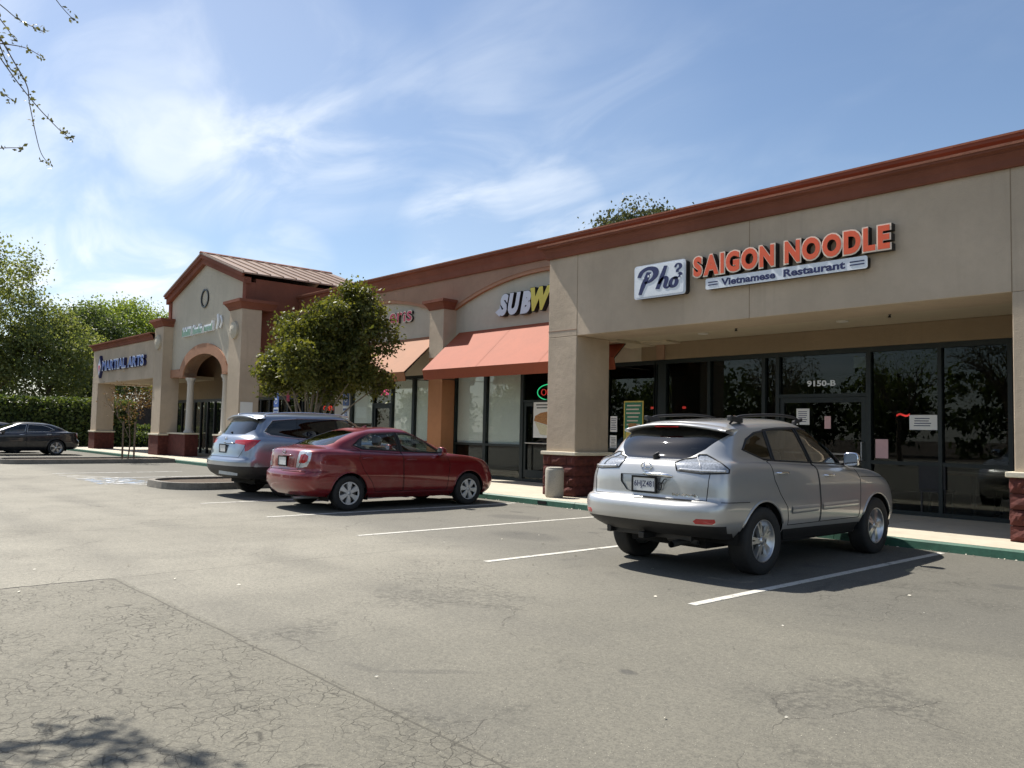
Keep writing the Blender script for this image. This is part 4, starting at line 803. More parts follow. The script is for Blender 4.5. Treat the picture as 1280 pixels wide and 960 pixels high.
class Body:
    def __init__(s, layers):
        A = np.array([loop(l) for l in layers]); nl, nc, _ = A.shape
        gaps = np.linalg.norm(np.diff(A, axis=0), axis=2); cnt = [int(np.clip(round(g.mean()/.045), 2, 14)) for g in gaps]
        rows = []
        for c in range(nc):
            kn = np.concatenate([[0], np.cumsum(np.maximum(gaps[:, c], 1e-3))]); q = []
            for k, n in enumerate(cnt): q += list(kn[k]+(kn[k+1]-kn[k])*np.arange(n)/n)
            q.append(kn[-1]); rows.append(pchip(kn, A[:, c], np.array(q)))
        Gd = np.array(rows); Gd[0, :, 0] = 0; Gd[-1, :, 0] = 0; Gd[:, -1, 0] = 0
        s.nc, s.nr = Gd.shape[:2]; V = Gd.reshape(-1, 3)
        Fq = [(c*s.nr+r, (c+1)*s.nr+r, (c+1)*s.nr+r+1, c*s.nr+r+1) for c in range(s.nc-1) for r in range(s.nr-1)]
        # orient outwards
        bm = bmesh.new(); vs_ = [bm.verts.new(v) for v in V]
        for f in Fq:
            try: bm.faces.new([vs_[i] for i in f])
            except ValueError: pass
        bmesh.ops.dissolve_degenerate(bm, dist=1e-5, edges=bm.edges[:])
        bm.normal_update()
        f0 = max((f for f in bm.faces if abs(f.normal.x) > .8), key=lambda f: f.calc_center_median().x)
        if f0.normal.x < 0: bmesh.ops.reverse_faces(bm, faces=bm.faces[:])
        bm.normal_update(); bm.verts.index_update()
        s.V0 = [v.co.copy() for v in bm.verts]; s.N0 = []
        for v in bm.verts:
            n = v.normal.copy()
            if abs(v.co.x) < 1e-4: n.x = 0; n.normalize()
            s.N0.append(n)
        bmesh.ops.triangulate(tmp := bm.copy(), faces=tmp.faces[:]) if False else None
        s.T = []
        for f in bm.faces:
            ids = [v.index for v in f.verts]
            for k in range(1, len(ids)-1): s.T.append((ids[0], ids[k], ids[k+1]))
        s.bvh = BVHTree.FromPolygons(s.V0, s.T); s.bm = bm; s.tag = bm.faces.layers.int.new('tag'); s.names = ['body']
    def normal(s, co):
        p, n, i, d = s.bvh.find_nearest(co); a, b, c = (s.V0[k] for k in s.T[i]); e1, e2, w = b-a, c-a, p-a
        d11, d12, d22, w1, w2 = e1.dot(e1), e1.dot(e2), e2.dot(e2), w.dot(e1), w.dot(e2); den = d11*d22-d12*d12
        if abs(den) < 1e-14: return n
        v = (d22*w1-d12*w2)/den; u = (d11*w2-d12*w1)/den
        r = s.N0[s.T[i][0]]*(1-u-v)+s.N0[s.T[i][1]]*v+s.N0[s.T[i][2]]*u
        return r.normalized()
    def frame(s, ang):
        a = R_(ang); return Vector((math.cos(a), math.sin(a), 0)), Vector((-math.sin(a), math.cos(a), 0))
    def hit(s, ang, u, v):
        d, t = s.frame(ang); o = t*u+d*4+Vector((0, 0, v)); p, n, i, _ = s.bvh.ray_cast(o, -d)
        if p is None: p, n, i, _ = s.bvh.find_nearest(t*u+d*.5+Vector((0, 0, v)))
        return p, s.normal(p)
    def cut(s, name, ang, poly, only=None, lim=None):
        """cut the outline into the shell and tag the faces inside it"""
        d, t = s.frame(ang); bm = s.bm; k = len(s.names); s.names.append(name); nm = s.names
        us = [p[0] for p in poly]; vs_ = [p[1] for p in poly]
        okn = lambda f: f.normal.dot(d) > .06 and (lim is None or lim(f.calc_center_median()))
        n = len(poly)
        for i in range(n):
            (u0, v0), (u1, v1) = poly[i], poly[(i+1) % n]
            a, b, c, e = min(u0, u1)-.03, max(u0, u1)+.03, min(v0, v1)-.03, max(v0, v1)+.03
            fs = []
            for f in bm.faces:
                if not okn(f): continue
                q = [(t.dot(w.co), w.co.z) for w in f.verts]
                if max(x for x, _ in q) < a or min(x for x, _ in q) > b or max(y for _, y in q) < c or min(y for _, y in q) > e: continue
                fs.append(f)
            if not fs: continue
            ed = Vector((u1-u0, v1-v0)).normalized(); pn = t*(-ed.y)+Vector((0, 0, ed.x)); pc = t*u0+Vector((0, 0, v0))
            geom = list({x for f in fs for x in (f, *f.edges, *f.verts)})
            bmesh.ops.bisect_plane(bm, geom=geom, plane_co=pc, plane_no=pn, dist=1e-4)
        bm.normal_update(); us0, us1, vs0, vs1 = min(us), max(us), min(vs_), max(vs_); got = 0
        for f in bm.faces:
            if not okn(f): continue
            if only is not None and nm[f[s.tag]] not in only: continue
            c = f.calc_center_median(); x, y = t.dot(c), c.z
            if x < us0 or x > us1 or y < vs0 or y > vs1: continue
            ins = False; j = n-1
            for i in range(n):
                (xi, yi), (xj, yj) = poly[i], poly[j]
                if (yi > y) != (yj > y) and x < (xj-xi)*(y-yi)/(yj-yi)+xi: ins = not ins
                j = i
            if ins: f[s.tag] = k; got += 1
        return got
    def arch(s, yc, zc, r, n=26):
        s.cut('hole', 0, [(yc+r*math.cos(2*math.pi*k/n), zc+r*math.sin(2*math.pi*k/n)) for k in range(n)])
    def split(s, both=()):
        """meshes by tag: {name: [(verts, faces)]}; names in both cross the centre line"""
        s.bm.normal_update(); out = {}
        by = {}
        for f in s.bm.faces: by.setdefault(s.names[f[s.tag]], []).append(f)
        for nm, fs in by.items():
            if nm == 'hole': continue
            idx = {}; V = []; Fc = []
            for f in fs:
                q = []
                for v in f.verts:
                    if v not in idx: idx[v] = len(V); V.append(v.co.copy())
                    q.append(idx[v])
                Fc.append(tuple(q))
            N = [s.normal(c) for c in V]
            Vm = [Vector((-c.x, c.y, c.z)) for c in V]; Nm = [Vector((-c.x, c.y, c.z)) for c in N]; Fm = [f[::-1] for f in Fc]
            if nm in both: o = len(V); out[nm] = [(V+Vm, N+Nm, Fc+[tuple(i+o for i in f) for f in Fm])]
            else: out[nm] = [(V, N, Fc), (Vm, Nm, Fm)]
        return out
    def trace(s, ang, poly, closed=True, step=.035, lift=.0):
        d, t = s.frame(ang); P = []; n = len(poly)
        for i in range(n if closed else n-1):
            a, b = Vector(poly[i]), Vector(poly[(i+1) % n]); m = max(1, int((b-a).length/step))
            for k in range(m):
                c = a+(b-a)*(k/m); p, nn = s.hit(ang, c.x, c.y); P.append(p+nn*lift)
        if closed: P.append(P[0])
        else: p, nn = s.hit(ang, *poly[-1]); P.append(p+nn*lift)
        return P
def shell_obj(name, data, mat, parent):
    V, N, Fc = data; me = bpy.data.meshes.new(name); me.from_pydata([tuple(v) for v in V], [], Fc)
    me.polygons.foreach_set('use_smooth', [True]*len(me.polygons)); me.update()
    me.normals_split_custom_set_from_vertices([tuple(n) for n in N]); return link(name, me, mat, parent)
def mir(P): return [Vector((-p[0], p[1], p[2])) for p in P]
def cobj(name, mb, mat, parent, smooth=False, bev=0): return obj(name, mb, mat, parent, 1.0, bev, smooth)

WHEELS = {}
def wheel(car, x, y, R, rim, width, style, side):
    """wheel > tyre, spokes; axle along x, outside towards +x"""
    key = (R, rim, width, style)
    if key not in WHEELS:
        w = width/2; d = {}
        d['wheel'] = MB().lathe([(rim*.20, w*.30), (rim*.92, w*.28), (rim*.97, w*.86), (rim*1.0, w*.97), (rim*1.03, w*.93), (rim*1.0, w*.80), (rim*.93, -w*.8), (rim*.2, -w*.8)], axis='x', n=36).mesh('wheel', 1, True)
        d['tyre'] = MB().lathe([(rim*1.0, w*.84), (rim*1.04, w*.97), (rim+(R-rim)*.45, w*1.06), (R*.955, w*.98), (R*.985, w*.86), (R, w*.6), (R, -w*.6), (R*.985, -w*.86), (R*.955, -w*.98), (rim*1.04, -w*.97), (rim*.98, -w*.8)], axis='x', n=48).mesh('tyre', 1, True)
        d['brake_disc'] = MB().lathe([(.02, w*.32), (rim*.80, w*.32), (rim*.80, w*.25)], axis='x', n=28).mesh('brake_disc', 1)
        hb = MB().lathe([(.001, w*.90), (rim*.17, w*.88), (rim*.20, w*.80), (rim*.24, w*.45)], axis='x', n=20)
        if style != 'cover':
            for k in range(5): a = 2*math.pi*k/5+.3; hb.lathe([(.001, w*.80), (.012, w*.80), (.012, w*.6)], (0, rim*.30*math.cos(a), rim*.30*math.sin(a)), 'x', 6)
        if style == 'cover': hb.lathe([(rim*.90, w*.88), (rim*.99, w*.97), (rim*1.01, w*.9), (rim*.90, w*.70)], axis='x', n=36)
        d['hub_cap'] = hb.mesh('hub_cap', 1, True)
        sp = MB()
        def bar(r0, r1, w0, w1, off, x0, x1, th):
            P = []
            for r, ww, xx in ((r0, w0, x0), ((r0+r1)/2, (w0+w1)/2*.92, x0+(x1-x0)*.35), (r1, w1, x1)):
                for sg in (-1, 1): P += [(xx, off*(r/r1)+sg*ww/2, r), (xx-th, off*(r/r1)+sg*ww*.62, r)]
            for k in (0, 4):
                o = len(sp.v); sp.add(P[k:k+8], [(0, 2, 6, 4), (1, 0, 4, 5), (2, 3, 7, 6)])
        if style == 'twin': bar(rim*.18, rim*.97, rim*.16, rim*.15, rim*.14, w*.80, w*.72, w*.4); bar(rim*.18, rim*.97, rim*.16, rim*.15, -rim*.14, w*.80, w*.72, w*.4)
        elif style == 'cover': bar(rim*.16, rim*.98, rim*.22, rim*.50, 0, w*.92, w*.86, w*.25)
        else: bar(rim*.18, rim*.97, rim*.26, rim*.22, 0, w*.84, w*.74, w*.4)
        d['spoke'] = sp.mesh('spoke', 1); WHEELS[key] = d
    d = WHEELS[key]; cap = 'hubcap' if style == 'cover' else 'alloy'
    o = link('wheel', d['wheel'], cap if style != 'cover' else 'gap_black', car); o.matrix_parent_inverse = Matrix()
    o.location = (x, y, R); o.rotation_euler = (random.uniform(0, 6), 0, 0 if side > 0 else math.pi)
    for nm, mt in (('tyre', 'rubber'), ('hub_cap', cap), ('brake_disc', 'brake_disc')): link(nm, d[nm], mt, o)
    n = 6 if style == 'cover' else 5
    for k in range(n): s_ = link('spoke', d['spoke'], cap, o); s_.rotation_euler = (2*math.pi*k/n+.3, 0, 0)
    return o

def build_car(spec, loc, rot=0.):
    B = Body(spec['layers']); car = thing(spec['name'], spec['label'], 'car')
    car.location = loc; car.rotation_euler = (0, 0, rot); PINV[car.name] = Matrix()
    R, ax = spec['R'], spec['ax']; hw = spec['hw']
    for y in ax: B.arch(y, R*1.0, spec['arch'])
    for nm, ang, poly in spec['cuts']: B.cut(nm, ang, poly, None if nm not in spec.get('only', {}) else spec['only'][nm])
    both = spec['both']; parts = B.split(both); mats = spec['mats']; objs = {}
    for nm, ds in parts.items():
        if nm == 'body': continue
        plain_nm = nm.rsplit('__', 1)[0]
        if nm in spec.get('inset', {}): ds = [([v-n*spec['inset'][nm] for v, n in zip(V, N)], N, Fc) for V, N, Fc in ds]
        for q, d in enumerate(ds): objs[(nm, q)] = shell_obj(plain_nm, d, mats.get(nm, mats['body']), car)
    V, N, Fc = parts['body'][0]
    objs[('body', 0)] = shell_obj('body', (V, N, Fc), mats['body'], car)
    # inner lining so that the cabin does not show paint
    Vi, Ni, Fi = [], [], []
    for nm, ds in parts.items():
        if 'glass' in mats.get(nm, '') or nm in spec.get('nolining', ()): continue
        for V, N, Fc in ds:
            o = len(Vi); Vi += [v-n*.03 for v, n in zip(V, N)]; Ni += [-n for n in N]; Fi += [tuple(i+o for i in f[::-1]) for f in Fc]
    shell_obj('lining', (Vi, Ni, Fi), 'seat_dark', car)
    # wheels, liners, floor
    for y in ax:
        for sd in (1, -1):
            wheel(car, sd*(hw-spec['tw']/2-.015), y, R, spec['rim'], spec['tw'], spec['style'], sd)
            m = MB(); n = 16; r = spec['arch']+.02; P = [(y+r*math.cos(math.pi*k/n), R+r*math.sin(math.pi*k/n)) for k in range(n+1)]; P = [(y+r, spec['sill']-.12)]+P+[(y-r, spec['sill']-.12)]
            xa, xb = sd*(hw-.42), sd*(hw-.05)
            for (a, b), (c, e) in zip(P[:-1], P[1:]): m.add([(xa, a, b), (xb, a, b), (xb, c, e), (xa, c, e)], [(0, 1, 2, 3)])
            m.add([(xa, a, b) for a, b in P], [tuple(range(len(P)))]); cobj('wheel_liner', m, 'gap_black', car)
            n = 30; cpts = [(y+spec['arch']*math.cos(a), R+spec['arch']*math.sin(a)) for a in [R_(-22+224*k/n) for k in range(n+1)]]
            T = B.trace(0, [c for c in cpts if c[1] > spec['sill']+.02], False, .06, .0)
            cobj('arch_lip', MB().tube(T if sd > 0 else mir(T), .013, 6), spec.get('lip', mats['body']), car, True)
    yf, yr = spec['ends']; cl = spec.get('clear', .20); cobj('underbody', MB().box(-hw+.42, hw-.42, yr+.55, yf-.45, cl, cl+.14).box(-hw+.16, hw-.16, ax[0]+.46, ax[1]-.46, cl+.02, spec['sill']+.02).box(-hw+.34, hw-.34, yr+.42, ax[0]-.40, cl+.10, cl+.24).box(-hw+.34, hw-.34, ax[1]+.40, yf-.45, cl+.04, cl+.18), 'gap_black', car)
    # panel gaps and seals
    for ang, poly, cl in spec['gaps']:
        T = B.trace(ang, poly, cl, .03, .0005)
        for t_ in (T, mir(T)): cobj('panel_gap', MB().tube(t_, .0042, 5), 'gap_black', car)
    for ang, poly in spec['seals']:
        T = B.trace(ang, poly, True, .03, .002)
        for t_ in (T, mir(T)): cobj('window_seal', MB().tube(t_, .0085, 5), spec.get('sealmat', 'plastic_black'), car, True)
    # door handles, mirrors
    for (y, z) in spec['handles']:
        p, n = B.hit(0, y, z)
        for q, sd in enumerate((1, -1)):
            m = MB(); x = p.x
            m.tube(smooth_path([(x-.005, y-.10, z), (x+.035, y-.085, z+.003), (x+.042, y, z+.006), (x+.035, y+.085, z+.003), (x-.005, y+.10, z)], 4), .013, 8)
            if sd < 0: m.v = [(-a, b, c) for a, b, c in m.v]; m.f = [f[::-1] for f in m.f]
            dn = spec['handle_door'].get((y, z)); par = objs.get((dn, q)) if dn else None
            o = link('handle', m.mesh('handle', 1, True), spec['handle_mat'], par or car); o.matrix_parent_inverse = Matrix()
    my, mz, mw = spec['mirror']; p, n = B.hit(0, my, mz)
    for sd in (1, -1):
        m = MB(); cx = p.x+.06+mw/2
        ring = lambda yy, a, b: [(sd*(cx+a*math.copysign(abs(math.cos(t))**.6, math.cos(t))), yy, mz+.045+b*math.copysign(abs(math.sin(t))**.6, math.sin(t))) for t in [2*math.pi*k/20 for k in range(20)]]
        rs = [ring(my-.055, mw/2*.93, .075), ring(my-.05, mw/2, .085), ring(my+.0, mw/2, .086), ring(my+.06, mw/2*.85, .07), ring(my+.10, mw/2*.45, .035)]
        m.add([q for r in rs for q in r], [(l*20+k, l*20+(k+1) % 20, (l+1)*20+(k+1) % 20, (l+1)*20+k) for l in range(4) for k in range(20)]+[tuple(range(80, 100))]); 
        o = cobj('mirror', m, spec.get('mirror_mat', mats['body']), car, True)
        cobj('mirror_glass', MB().add(ring(my-.052, mw/2*.9, .072), [tuple(range(20))]), 'chrome', o)
        cobj('mirror_arm', MB().tube([(sd*(p.x-.03), my+.02, mz-.01), (sd*(p.x+.09), my+.01, mz)], [.03, .022], 8), 'plastic_black', o)
    # cabin
    iz = spec['cabin']['z']; sm = spec['cabin'].get('mat', 'seat_grey')
    def seat(x, y, w, back, hgt, hr=.085):
        s_ = cobj('seat', MB().box(x-w/2, x+w/2, y-.24, y+.26, iz-.12, iz), sm, car, bev=.05)
        m = MB(); m.obox((x, y-.30-.07, iz+hgt/2-.05), (w/2, 0, 0), (0, .06, 0), (0, -.10*hgt/.6, hgt/2)); cobj('seat_back', m, sm, s_, bev=.045)
        for hx in back: m = MB(); m.obox((hx, y-.30-.18*hgt/.55, iz+hgt+hr-.03), (.125, 0, 0), (0, .045, 0), (0, -.012, hr)); cobj('headrest', m, sm, s_, bev=.04)
    for x in (-.37, .37): seat(x, spec['cabin']['front'], .50, (x,), .58)
    seat(0, spec['cabin']['rear'], 1.22, (-.38, .38), spec['cabin'].get('rh', .52), .06)
    dy = spec['cabin']['dash']; cobj('dashboard', MB().prism_x([(dy, iz-.05), (dy+.42, iz-.05), (dy+.42, iz+.34), (dy+.16, iz+.40), (dy, iz+.30)], -hw+.16, hw-.16), 'seat_dark', car, bev=.03)
    cobj('steering_wheel', MB().tube([(-.37+.185*math.cos(a), dy-.10-.06*math.sin(a), iz+.30+.175*math.sin(a)) for a in [2*math.pi*k/20 for k in range(21)]], .015, 6, False), 'seat_dark', car, True)
    for sd in (1, -1): cobj('door_trim', MB().box(sd*(hw-.13)-.015, sd*(hw-.13)+.015, ax[0]+.25, ax[1]-.40, .4, spec['cabin']['belt']-.04), 'seat_dark', car)
    return car, B, objs

def plate(car, B, z, text, w=.305, h=.152, ang=-90, x=0., frame='gap_black', tilt=.12, lift=.03, yy=None):
    p, n = B.hit(ang, x, z); y = (p.y if yy is None else yy)-lift
    t = cobj('number_plate', MB().box(x-w/2, x+w/2, y-.004, y, z-h/2, z+h/2), 'plate_white', car)
    f = MB()
    for a, b, c, d in ((x-w/2-.014, x+w/2+.014, z+h/2-.006, z+h/2+.014), (x-w/2-.014, x+w/2+.014, z-h/2-.014, z-h/2+.006), (x-w/2-.014, x-w/2+.006, z-h/2+.006, z+h/2-.006), (x+w/2-.006, x+w/2+.014, z-h/2+.006, z+h/2-.006)): f.box(a, b, y-.010, y+.004, c, d)
    cobj('plate_frame', f, frame, t)
    if text: m = MB(); facade_text(m, text, x-w*.43, x+w*.43, y-.0045, z-h*.28, z+h*.26, .001, .01); cobj('plate_text', m, 'plate_ink', t)
    return y

# ---- silver hybrid SUV
def C4(*p): return [(-4, p[0]), (-1.3, p[1]), (.5, p[2]), (4, p[3])]
rx = dict(name='silver_suv', label='silver SUV with hatchback rear, parked nose in before the noodle restaurant', hw=.92, R=.362, ax=(-1.357, 1.357), arch=.425, rim=.222, tw=.225, style='twin', sill=.46, ends=(2.29, -2.38))
rx['layers'] = [
    L_(2.10, .55, .78, -2.20, .45, .78, [(-2.4, .45), (-1.9, .40), (-1.0, .33), (1.0, .30), (1.9, .26), (2.3, .26)]),
    L_(2.22, .60, .865, -2.335, .42, .87, [(-2.4, .52), (-1.9, .50), (-1.0, .45), (1.0, .43), (1.9, .38), (2.3, .38)], nr=3.0),
    L_(2.29, .65, .905, -2.385, .42, .905, [(-2.4, .60), (-1.0, .58), (1.0, .56), (2.3, .50)], nr=3.2, b=.008),
    L_(2.30, .68, .912, -2.385, .42, .918, [(-2.4, .725), (-1.0, .71), (1.0, .68), (2.3, .62)], nr=3.2, b=.008),
    L_(2.28, .68, .912, -2.335, .40, .918, [(-2.4, .785), (-1.0, .78), (1.0, .76), (2.3, .72)], nr=3.2, b=.006),
    L_(2.26, .68, .912, -2.255, .36, .915, [(-2.4, .805), (-1.0, .80), (1.0, .79), (2.3, .76)], nr=3.4, b=.006),
    L_(2.20, .70, .905, -2.245, .36, .905, [(-2.4, .98), (-1.0, .96), (1.0, .93), (2.3, .85)], nr=3.4, b=.006),
    L_(2.06, .70, .87, -2.205, .38, .875, [(-2.4, 1.14), (-1.3, 1.12), (.3, 1.075), (1.2, 1.04), (2.1, .93)], nr=3.2, b=.012),
    L_(1.70, .62, .84, -2.165, .38, .845, [(-2.4, 1.19), (-1.3, 1.175), (.3, 1.115), (1.1, 1.09), (1.8, 1.02)], nr=3.0, b=.012),
    L_(1.08, .50, .80, -2.10, .38, .81, [(-2.4, 1.225), (-1.3, 1.20), (.3, 1.14), (1.2, 1.125)], nr=2.8, b=.012),
    L_(.62, .42, .725, -1.945, .36, .73, [(-2.0, 1.40), (.7, 1.37)], nr=2.8, b=.012),
    L_(.16, .34, .635, -1.745, .30, .64, [(-1.8, 1.545), (-1.2, 1.575), (-.4, 1.60), (.2, 1.565)], nr=3.0, b=.01),
    L_(.05, .32, .545, -1.66, .26, .55, [(-1.8, 1.585), (-1.2, 1.625), (-.4, 1.655), (.1, 1.615)], nr=3.0),
    L_(-.06, .26, .34, -1.63, .22, .34, [(-1.8, 1.605), (-1.2, 1.655), (-.4, 1.685), (.1, 1.645)], nr=3.0),
    L_(-.10, .20, .004, -1.62, .20, .004, [(-1.8, 1.61), (-1.2, 1.662), (-.4, 1.692), (.1, 1.65)])]
fw = [(.74, 1.15), (-.13, 1.178), (-.285, 1.565), (-.02, 1.565), (.17, 1.525), (.46, 1.375)]
rw = [(-.19, 1.182), (-.98, 1.21), (-.98, 1.535), (-.72, 1.555), (-.345, 1.568)]
qw = [(-1.03, 1.213), (-1.20, 1.225), (-1.55, 1.325), (-1.42, 1.43), (-1.22, 1.505), (-1.03, 1.53)]
fd = [(.86, .50), (-.13, .50), (-.155, 1.16), (-.30, 1.585), (-.02, 1.585), (.19, 1.54), (.50, 1.375), (.80, 1.14), (.90, .98)]
rd = [(-.15, .50), (-.85, .50), (-.90, .70), (-1.04, .85), (-1.14, 1.0), (-1.16, 1.20), (-1.04, 1.22), (-1.02, 1.55), (-.72, 1.575), (-.315, 1.588), (-.172, 1.16)]
rwin = [(-.6, 1.225), (0, 1.21), (.36, 1.215), (.45, 1.24), (.56, 1.325), (.655, 1.46), (.685, 1.53), (.60, 1.56), (0, 1.575), (-.6, 1.56)]
# tail lamp seen from the rear quarter (45 degrees): u = (x+y)/sqrt2
tl = [(-1.285, 1.10), (-1.295, 1.178), (-1.20, 1.215), (-1.08, 1.235), (-1.04, 1.268), (-.97, 1.268), (-.89, 1.22), (-.775, 1.125), (-.785, 1.09), (-1.06, 1.078)]
rx['cuts'] = [('windscreen', 90, [(.60, 1.13), (-.70, 1.13), (-.66, 1.30), (-.56, 1.56), (0, 1.605), (.56, 1.56)]), ('window__f', 0, fw), ('window__r', 0, rw), ('window__q', 0, qw), ('rear_window', -90, rwin), ('tail_lamp', -45, tl), ('rear_reflector', -45, [(-1.14, .578), (-.975, .578), (-.945, .60), (-.955, .632), (-1.135, .632), (-1.165, .605)]), ('window_pillar', 0, [(.76, 1.14), (-.1, 1.168), (-.98, 1.198), (-1.20, 1.212), (-1.575, 1.325), (-1.43, 1.445), (-1.22, 1.52), (-1.0, 1.548), (-.72, 1.57), (-.3, 1.582), (-.02, 1.582), (.18, 1.538), (.48, 1.38)]),
    ('plate_recess', -90, [(-.1, .848), (.19, .848), (.25, .865), (.335, .95), (.345, 1.035), (-.1, 1.045)]), ('front_door', 0, fd), ('rear_door', 0, rd), ('tailgate', -90, [(-.1, .805), (.745, .805), (.755, .95), (.755, 1.08), (.755, 1.26), (.72, 1.45), (.62, 1.56), (-.1, 1.585)]),
    ('rear_bumper', -90, [(-.1, .565), (.60, .565), (.80, .56), (1.0, .55), (1.0, .80), (-.1, .80)]), ('side_bumper__r', 0, [(-1.70, .50), (-2.60, .53), (-2.60, .795), (-1.62, .785)]), ('bumper_valance', -90, [(-.1, .30), (1.0, .30), (1.0, .55), (.80, .56), (.60, .565), (-.1, .565)]),
    ('sill_cladding', 0, [(-.93, .30), (.93, .30), (.93, .435), (-.93, .455)]), ('head_lamp', 90, [(-.86, .84), (-.60, .80), (-.56, .90), (-.84, .97)])]
rx['only'] = {'plate_recess': ('body',), 'window_pillar': ('body',), 'rear_bumper': ('body',), 'front_door': ('body',), 'rear_door': ('body',), 'tailgate': ('body',), 'rear_bumper': ('body',), 'side_bumper__r': ('body',), 'bumper_valance': ('body', 'side_bumper__r'), 'sill_cladding': ('body', 'front_door', 'rear_door')}
rx['inset'] = {'plate_recess': .020}; rx['both'] = ('plate_recess', 'body', 'windscreen', 'rear_window', 'tailgate', 'rear_bumper', 'bumper_valance')
rx['mats'] = dict(body='paint_silver', windscreen='car_glass', window__f='car_glass', window__r='car_glass', window__q='car_glass_dark', rear_window='car_glass_dark', tail_lamp='lamp_smoke', rear_reflector='lamp_red', window_pillar='plastic_black', bumper_valance='plastic_black', sill_cladding='plastic_black', head_lamp='lamp_clear')
rx['gaps'] = [(0, fd, True), (0, rd, True), (-90, [(.0, .807), (.745, .807), (.755, .95), (.755, 1.09)], False), (0, [(-2.12, .795), (-1.9, .79), (-1.66, .785)], False), (0, [(.93, 1.0), (1.6, .98), (2.0, .9)], False)]
rx['seals'] = [(0, fw), (0, rw), (0, qw), (-45, tl)]
rx['handles'] = [(-.98, 1.075), (.08, 1.03)]; rx['handle_door'] = {(-.98, 1.075): 'rear_door', (.08, 1.03): 'front_door'}; rx['handle_mat'] = 'chrome'
rx['clear'] = .27; rx['mirror'] = (.66, 1.17, .19); rx['mirror_mat'] = 'chrome'; rx['cabin'] = dict(z=.78, front=-.10, rear=-.98, dash=.42, belt=1.13, mat='seat_grey')
car, B, ob = build_car(rx, (-5.70, 9.27, 0), R_(.5))
rw_, tg = ob[('rear_window', 0)], ob[('tailgate', 0)]
# roof spoiler, rails, wiper, emblem, badges, trim bar, plate
sp = MB(); st_ = []
for k in range(15):
    x = -.69+1.38*k/14; e = (abs(x)/.69)**3; z0 = 1.605-.070*(x/.69)**2; y0, y1 = -1.52, -1.875+.10*(x/.69)**2
    st_.append([(x, y0, z0+.006), (x, (y0+y1)/2, z0+.012), (x, y1+.02, z0-.006), (x, y1, z0-.022), (x, y1+.03, z0-.036), (x, y0-.08, z0-.06)])
n = len(st_[0]); sp.add([p for r in st_ for p in r], [(i*n+j, (i+1)*n+j, (i+1)*n+(j+1) % n, i*n+(j+1) % n) for i in range(14) for j in range(n)]+[tuple(range(n-1, -1, -1)), tuple(14*n+j for j in range(n))])
cobj('roof_spoiler', sp, 'paint_silver', car, True)
cobj('brake_lamp', MB().box(-.16, .16, -1.872, -1.855, 1.555, 1.568), 'lamp_red', car)
for sd in (1, -1):
    pth = smooth_path([(sd*.555, .02, 1.625), (sd*.57, -.10, 1.70), (sd*.575, -.5, 1.725), (sd*.58, -1.0, 1.71), (sd*.575, -1.36, 1.68), (sd*.565, -1.50, 1.60)], 6)
    m = MB().tube(pth, [.010]*3+[.016]*(len(pth)-6)+[.012]*3, 8); cobj('roof_rail', m, 'plastic_black', car, True)
    m = MB(); m.obox((sd*.57, -1.40, 1.655), (.028, 0, 0), (0, .12, -.012), (0, 0, .028)); m.obox((sd*.57, -.05, 1.665), (.024, 0, 0), (0, .09, .02), (0, 0, .022)); cobj('rail_foot', m, 'plastic_black', car, bev=.01)
T = [B.hit(-90, x, z) for x, z in [(.02, 1.235), (-.10, 1.262), (-.25, 1.275), (-.40, 1.265), (-.52, 1.24)]]
wp = MB().tube([p+n_*.022 for p, n_ in T], [.016, .010, .009, .008, .006], 6); p, n_ = B.hit(-90, .04, 1.228); wp.lathe([(.001, -.02), (.032, -.02), (.036, .02)], (p.x, p.y-.02, p.z), 'z', 12); cobj('rear_wiper', wp, 'plastic_black', car, True)
p, n_ = B.hit(-90, 0, 1.125); em = MB(); em.tube([(p.x+.068*math.cos(a), p.y-.012, p.z+.05*math.sin(a)) for a in [2*math.pi*k/24 for k in range(25)]], .0085, 6, False)
em.tube([(p.x-.03, p.y-.014, p.z+.042), (p.x-.018, p.y-.014, p.z-.022), (p.x+.055, p.y-.014, p.z-.018)], .0085, 6); cobj('emblem', em, 'chrome', tg, True)
m = MB(); pts = [B.hit(-90, x, 1.045+.0*x) for x in np.linspace(-.36, .36, 13)]; m.tube([p+n_*.018+Vector((0, 0, -.012*(abs(p.x)/.36)**4)) for p, n_ in pts], [.008]+[.020]*11+[.008], 8); cobj('trim_bar', m, 'chrome', tg, True)
y_ = plate(car, B, .935, '6HJZ481', lift=.008); p, n_ = B.hit(-90, .21, .93); p = p+Vector((0, .012, 0))
k_ = MB().tube([(.20+.026*math.cos(a), p.y-.014, .925+.040*math.sin(a)) for a in [2*math.pi*k/16 for k in range(17)]], .007, 5, False).tube([(.225, p.y-.014, .95), (.26, p.y-.014, 1.0), (.29, p.y-.014, 1.005)], .007, 5); cobj('sticker', k_, 'plastic_black', tg)
for s_, x0, x1, z0, z1 in (('RX', .37, .46, .838, .868), ('400h', .475, .66, .838, .868), ('LEXUS', -.68, -.47, .838, .866)):
    m = MB(); V_, F_ = text_mb(s_, 1, .5, .01); lo, hi = bounds(V_); W = []
    for a, b, c in V_:
        x = x0+(a-lo[0])/(hi[0]-lo[0])*(x1-x0); z = z0+(b-lo[1])/(hi[1]-lo[1])*(z1-z0); q, _ = B.hit(-90, x, z); W.append((x, q.y-.002-.005*(c+.5), z))
    cobj('badge', m.add(W, F_), 'chrome', tg)
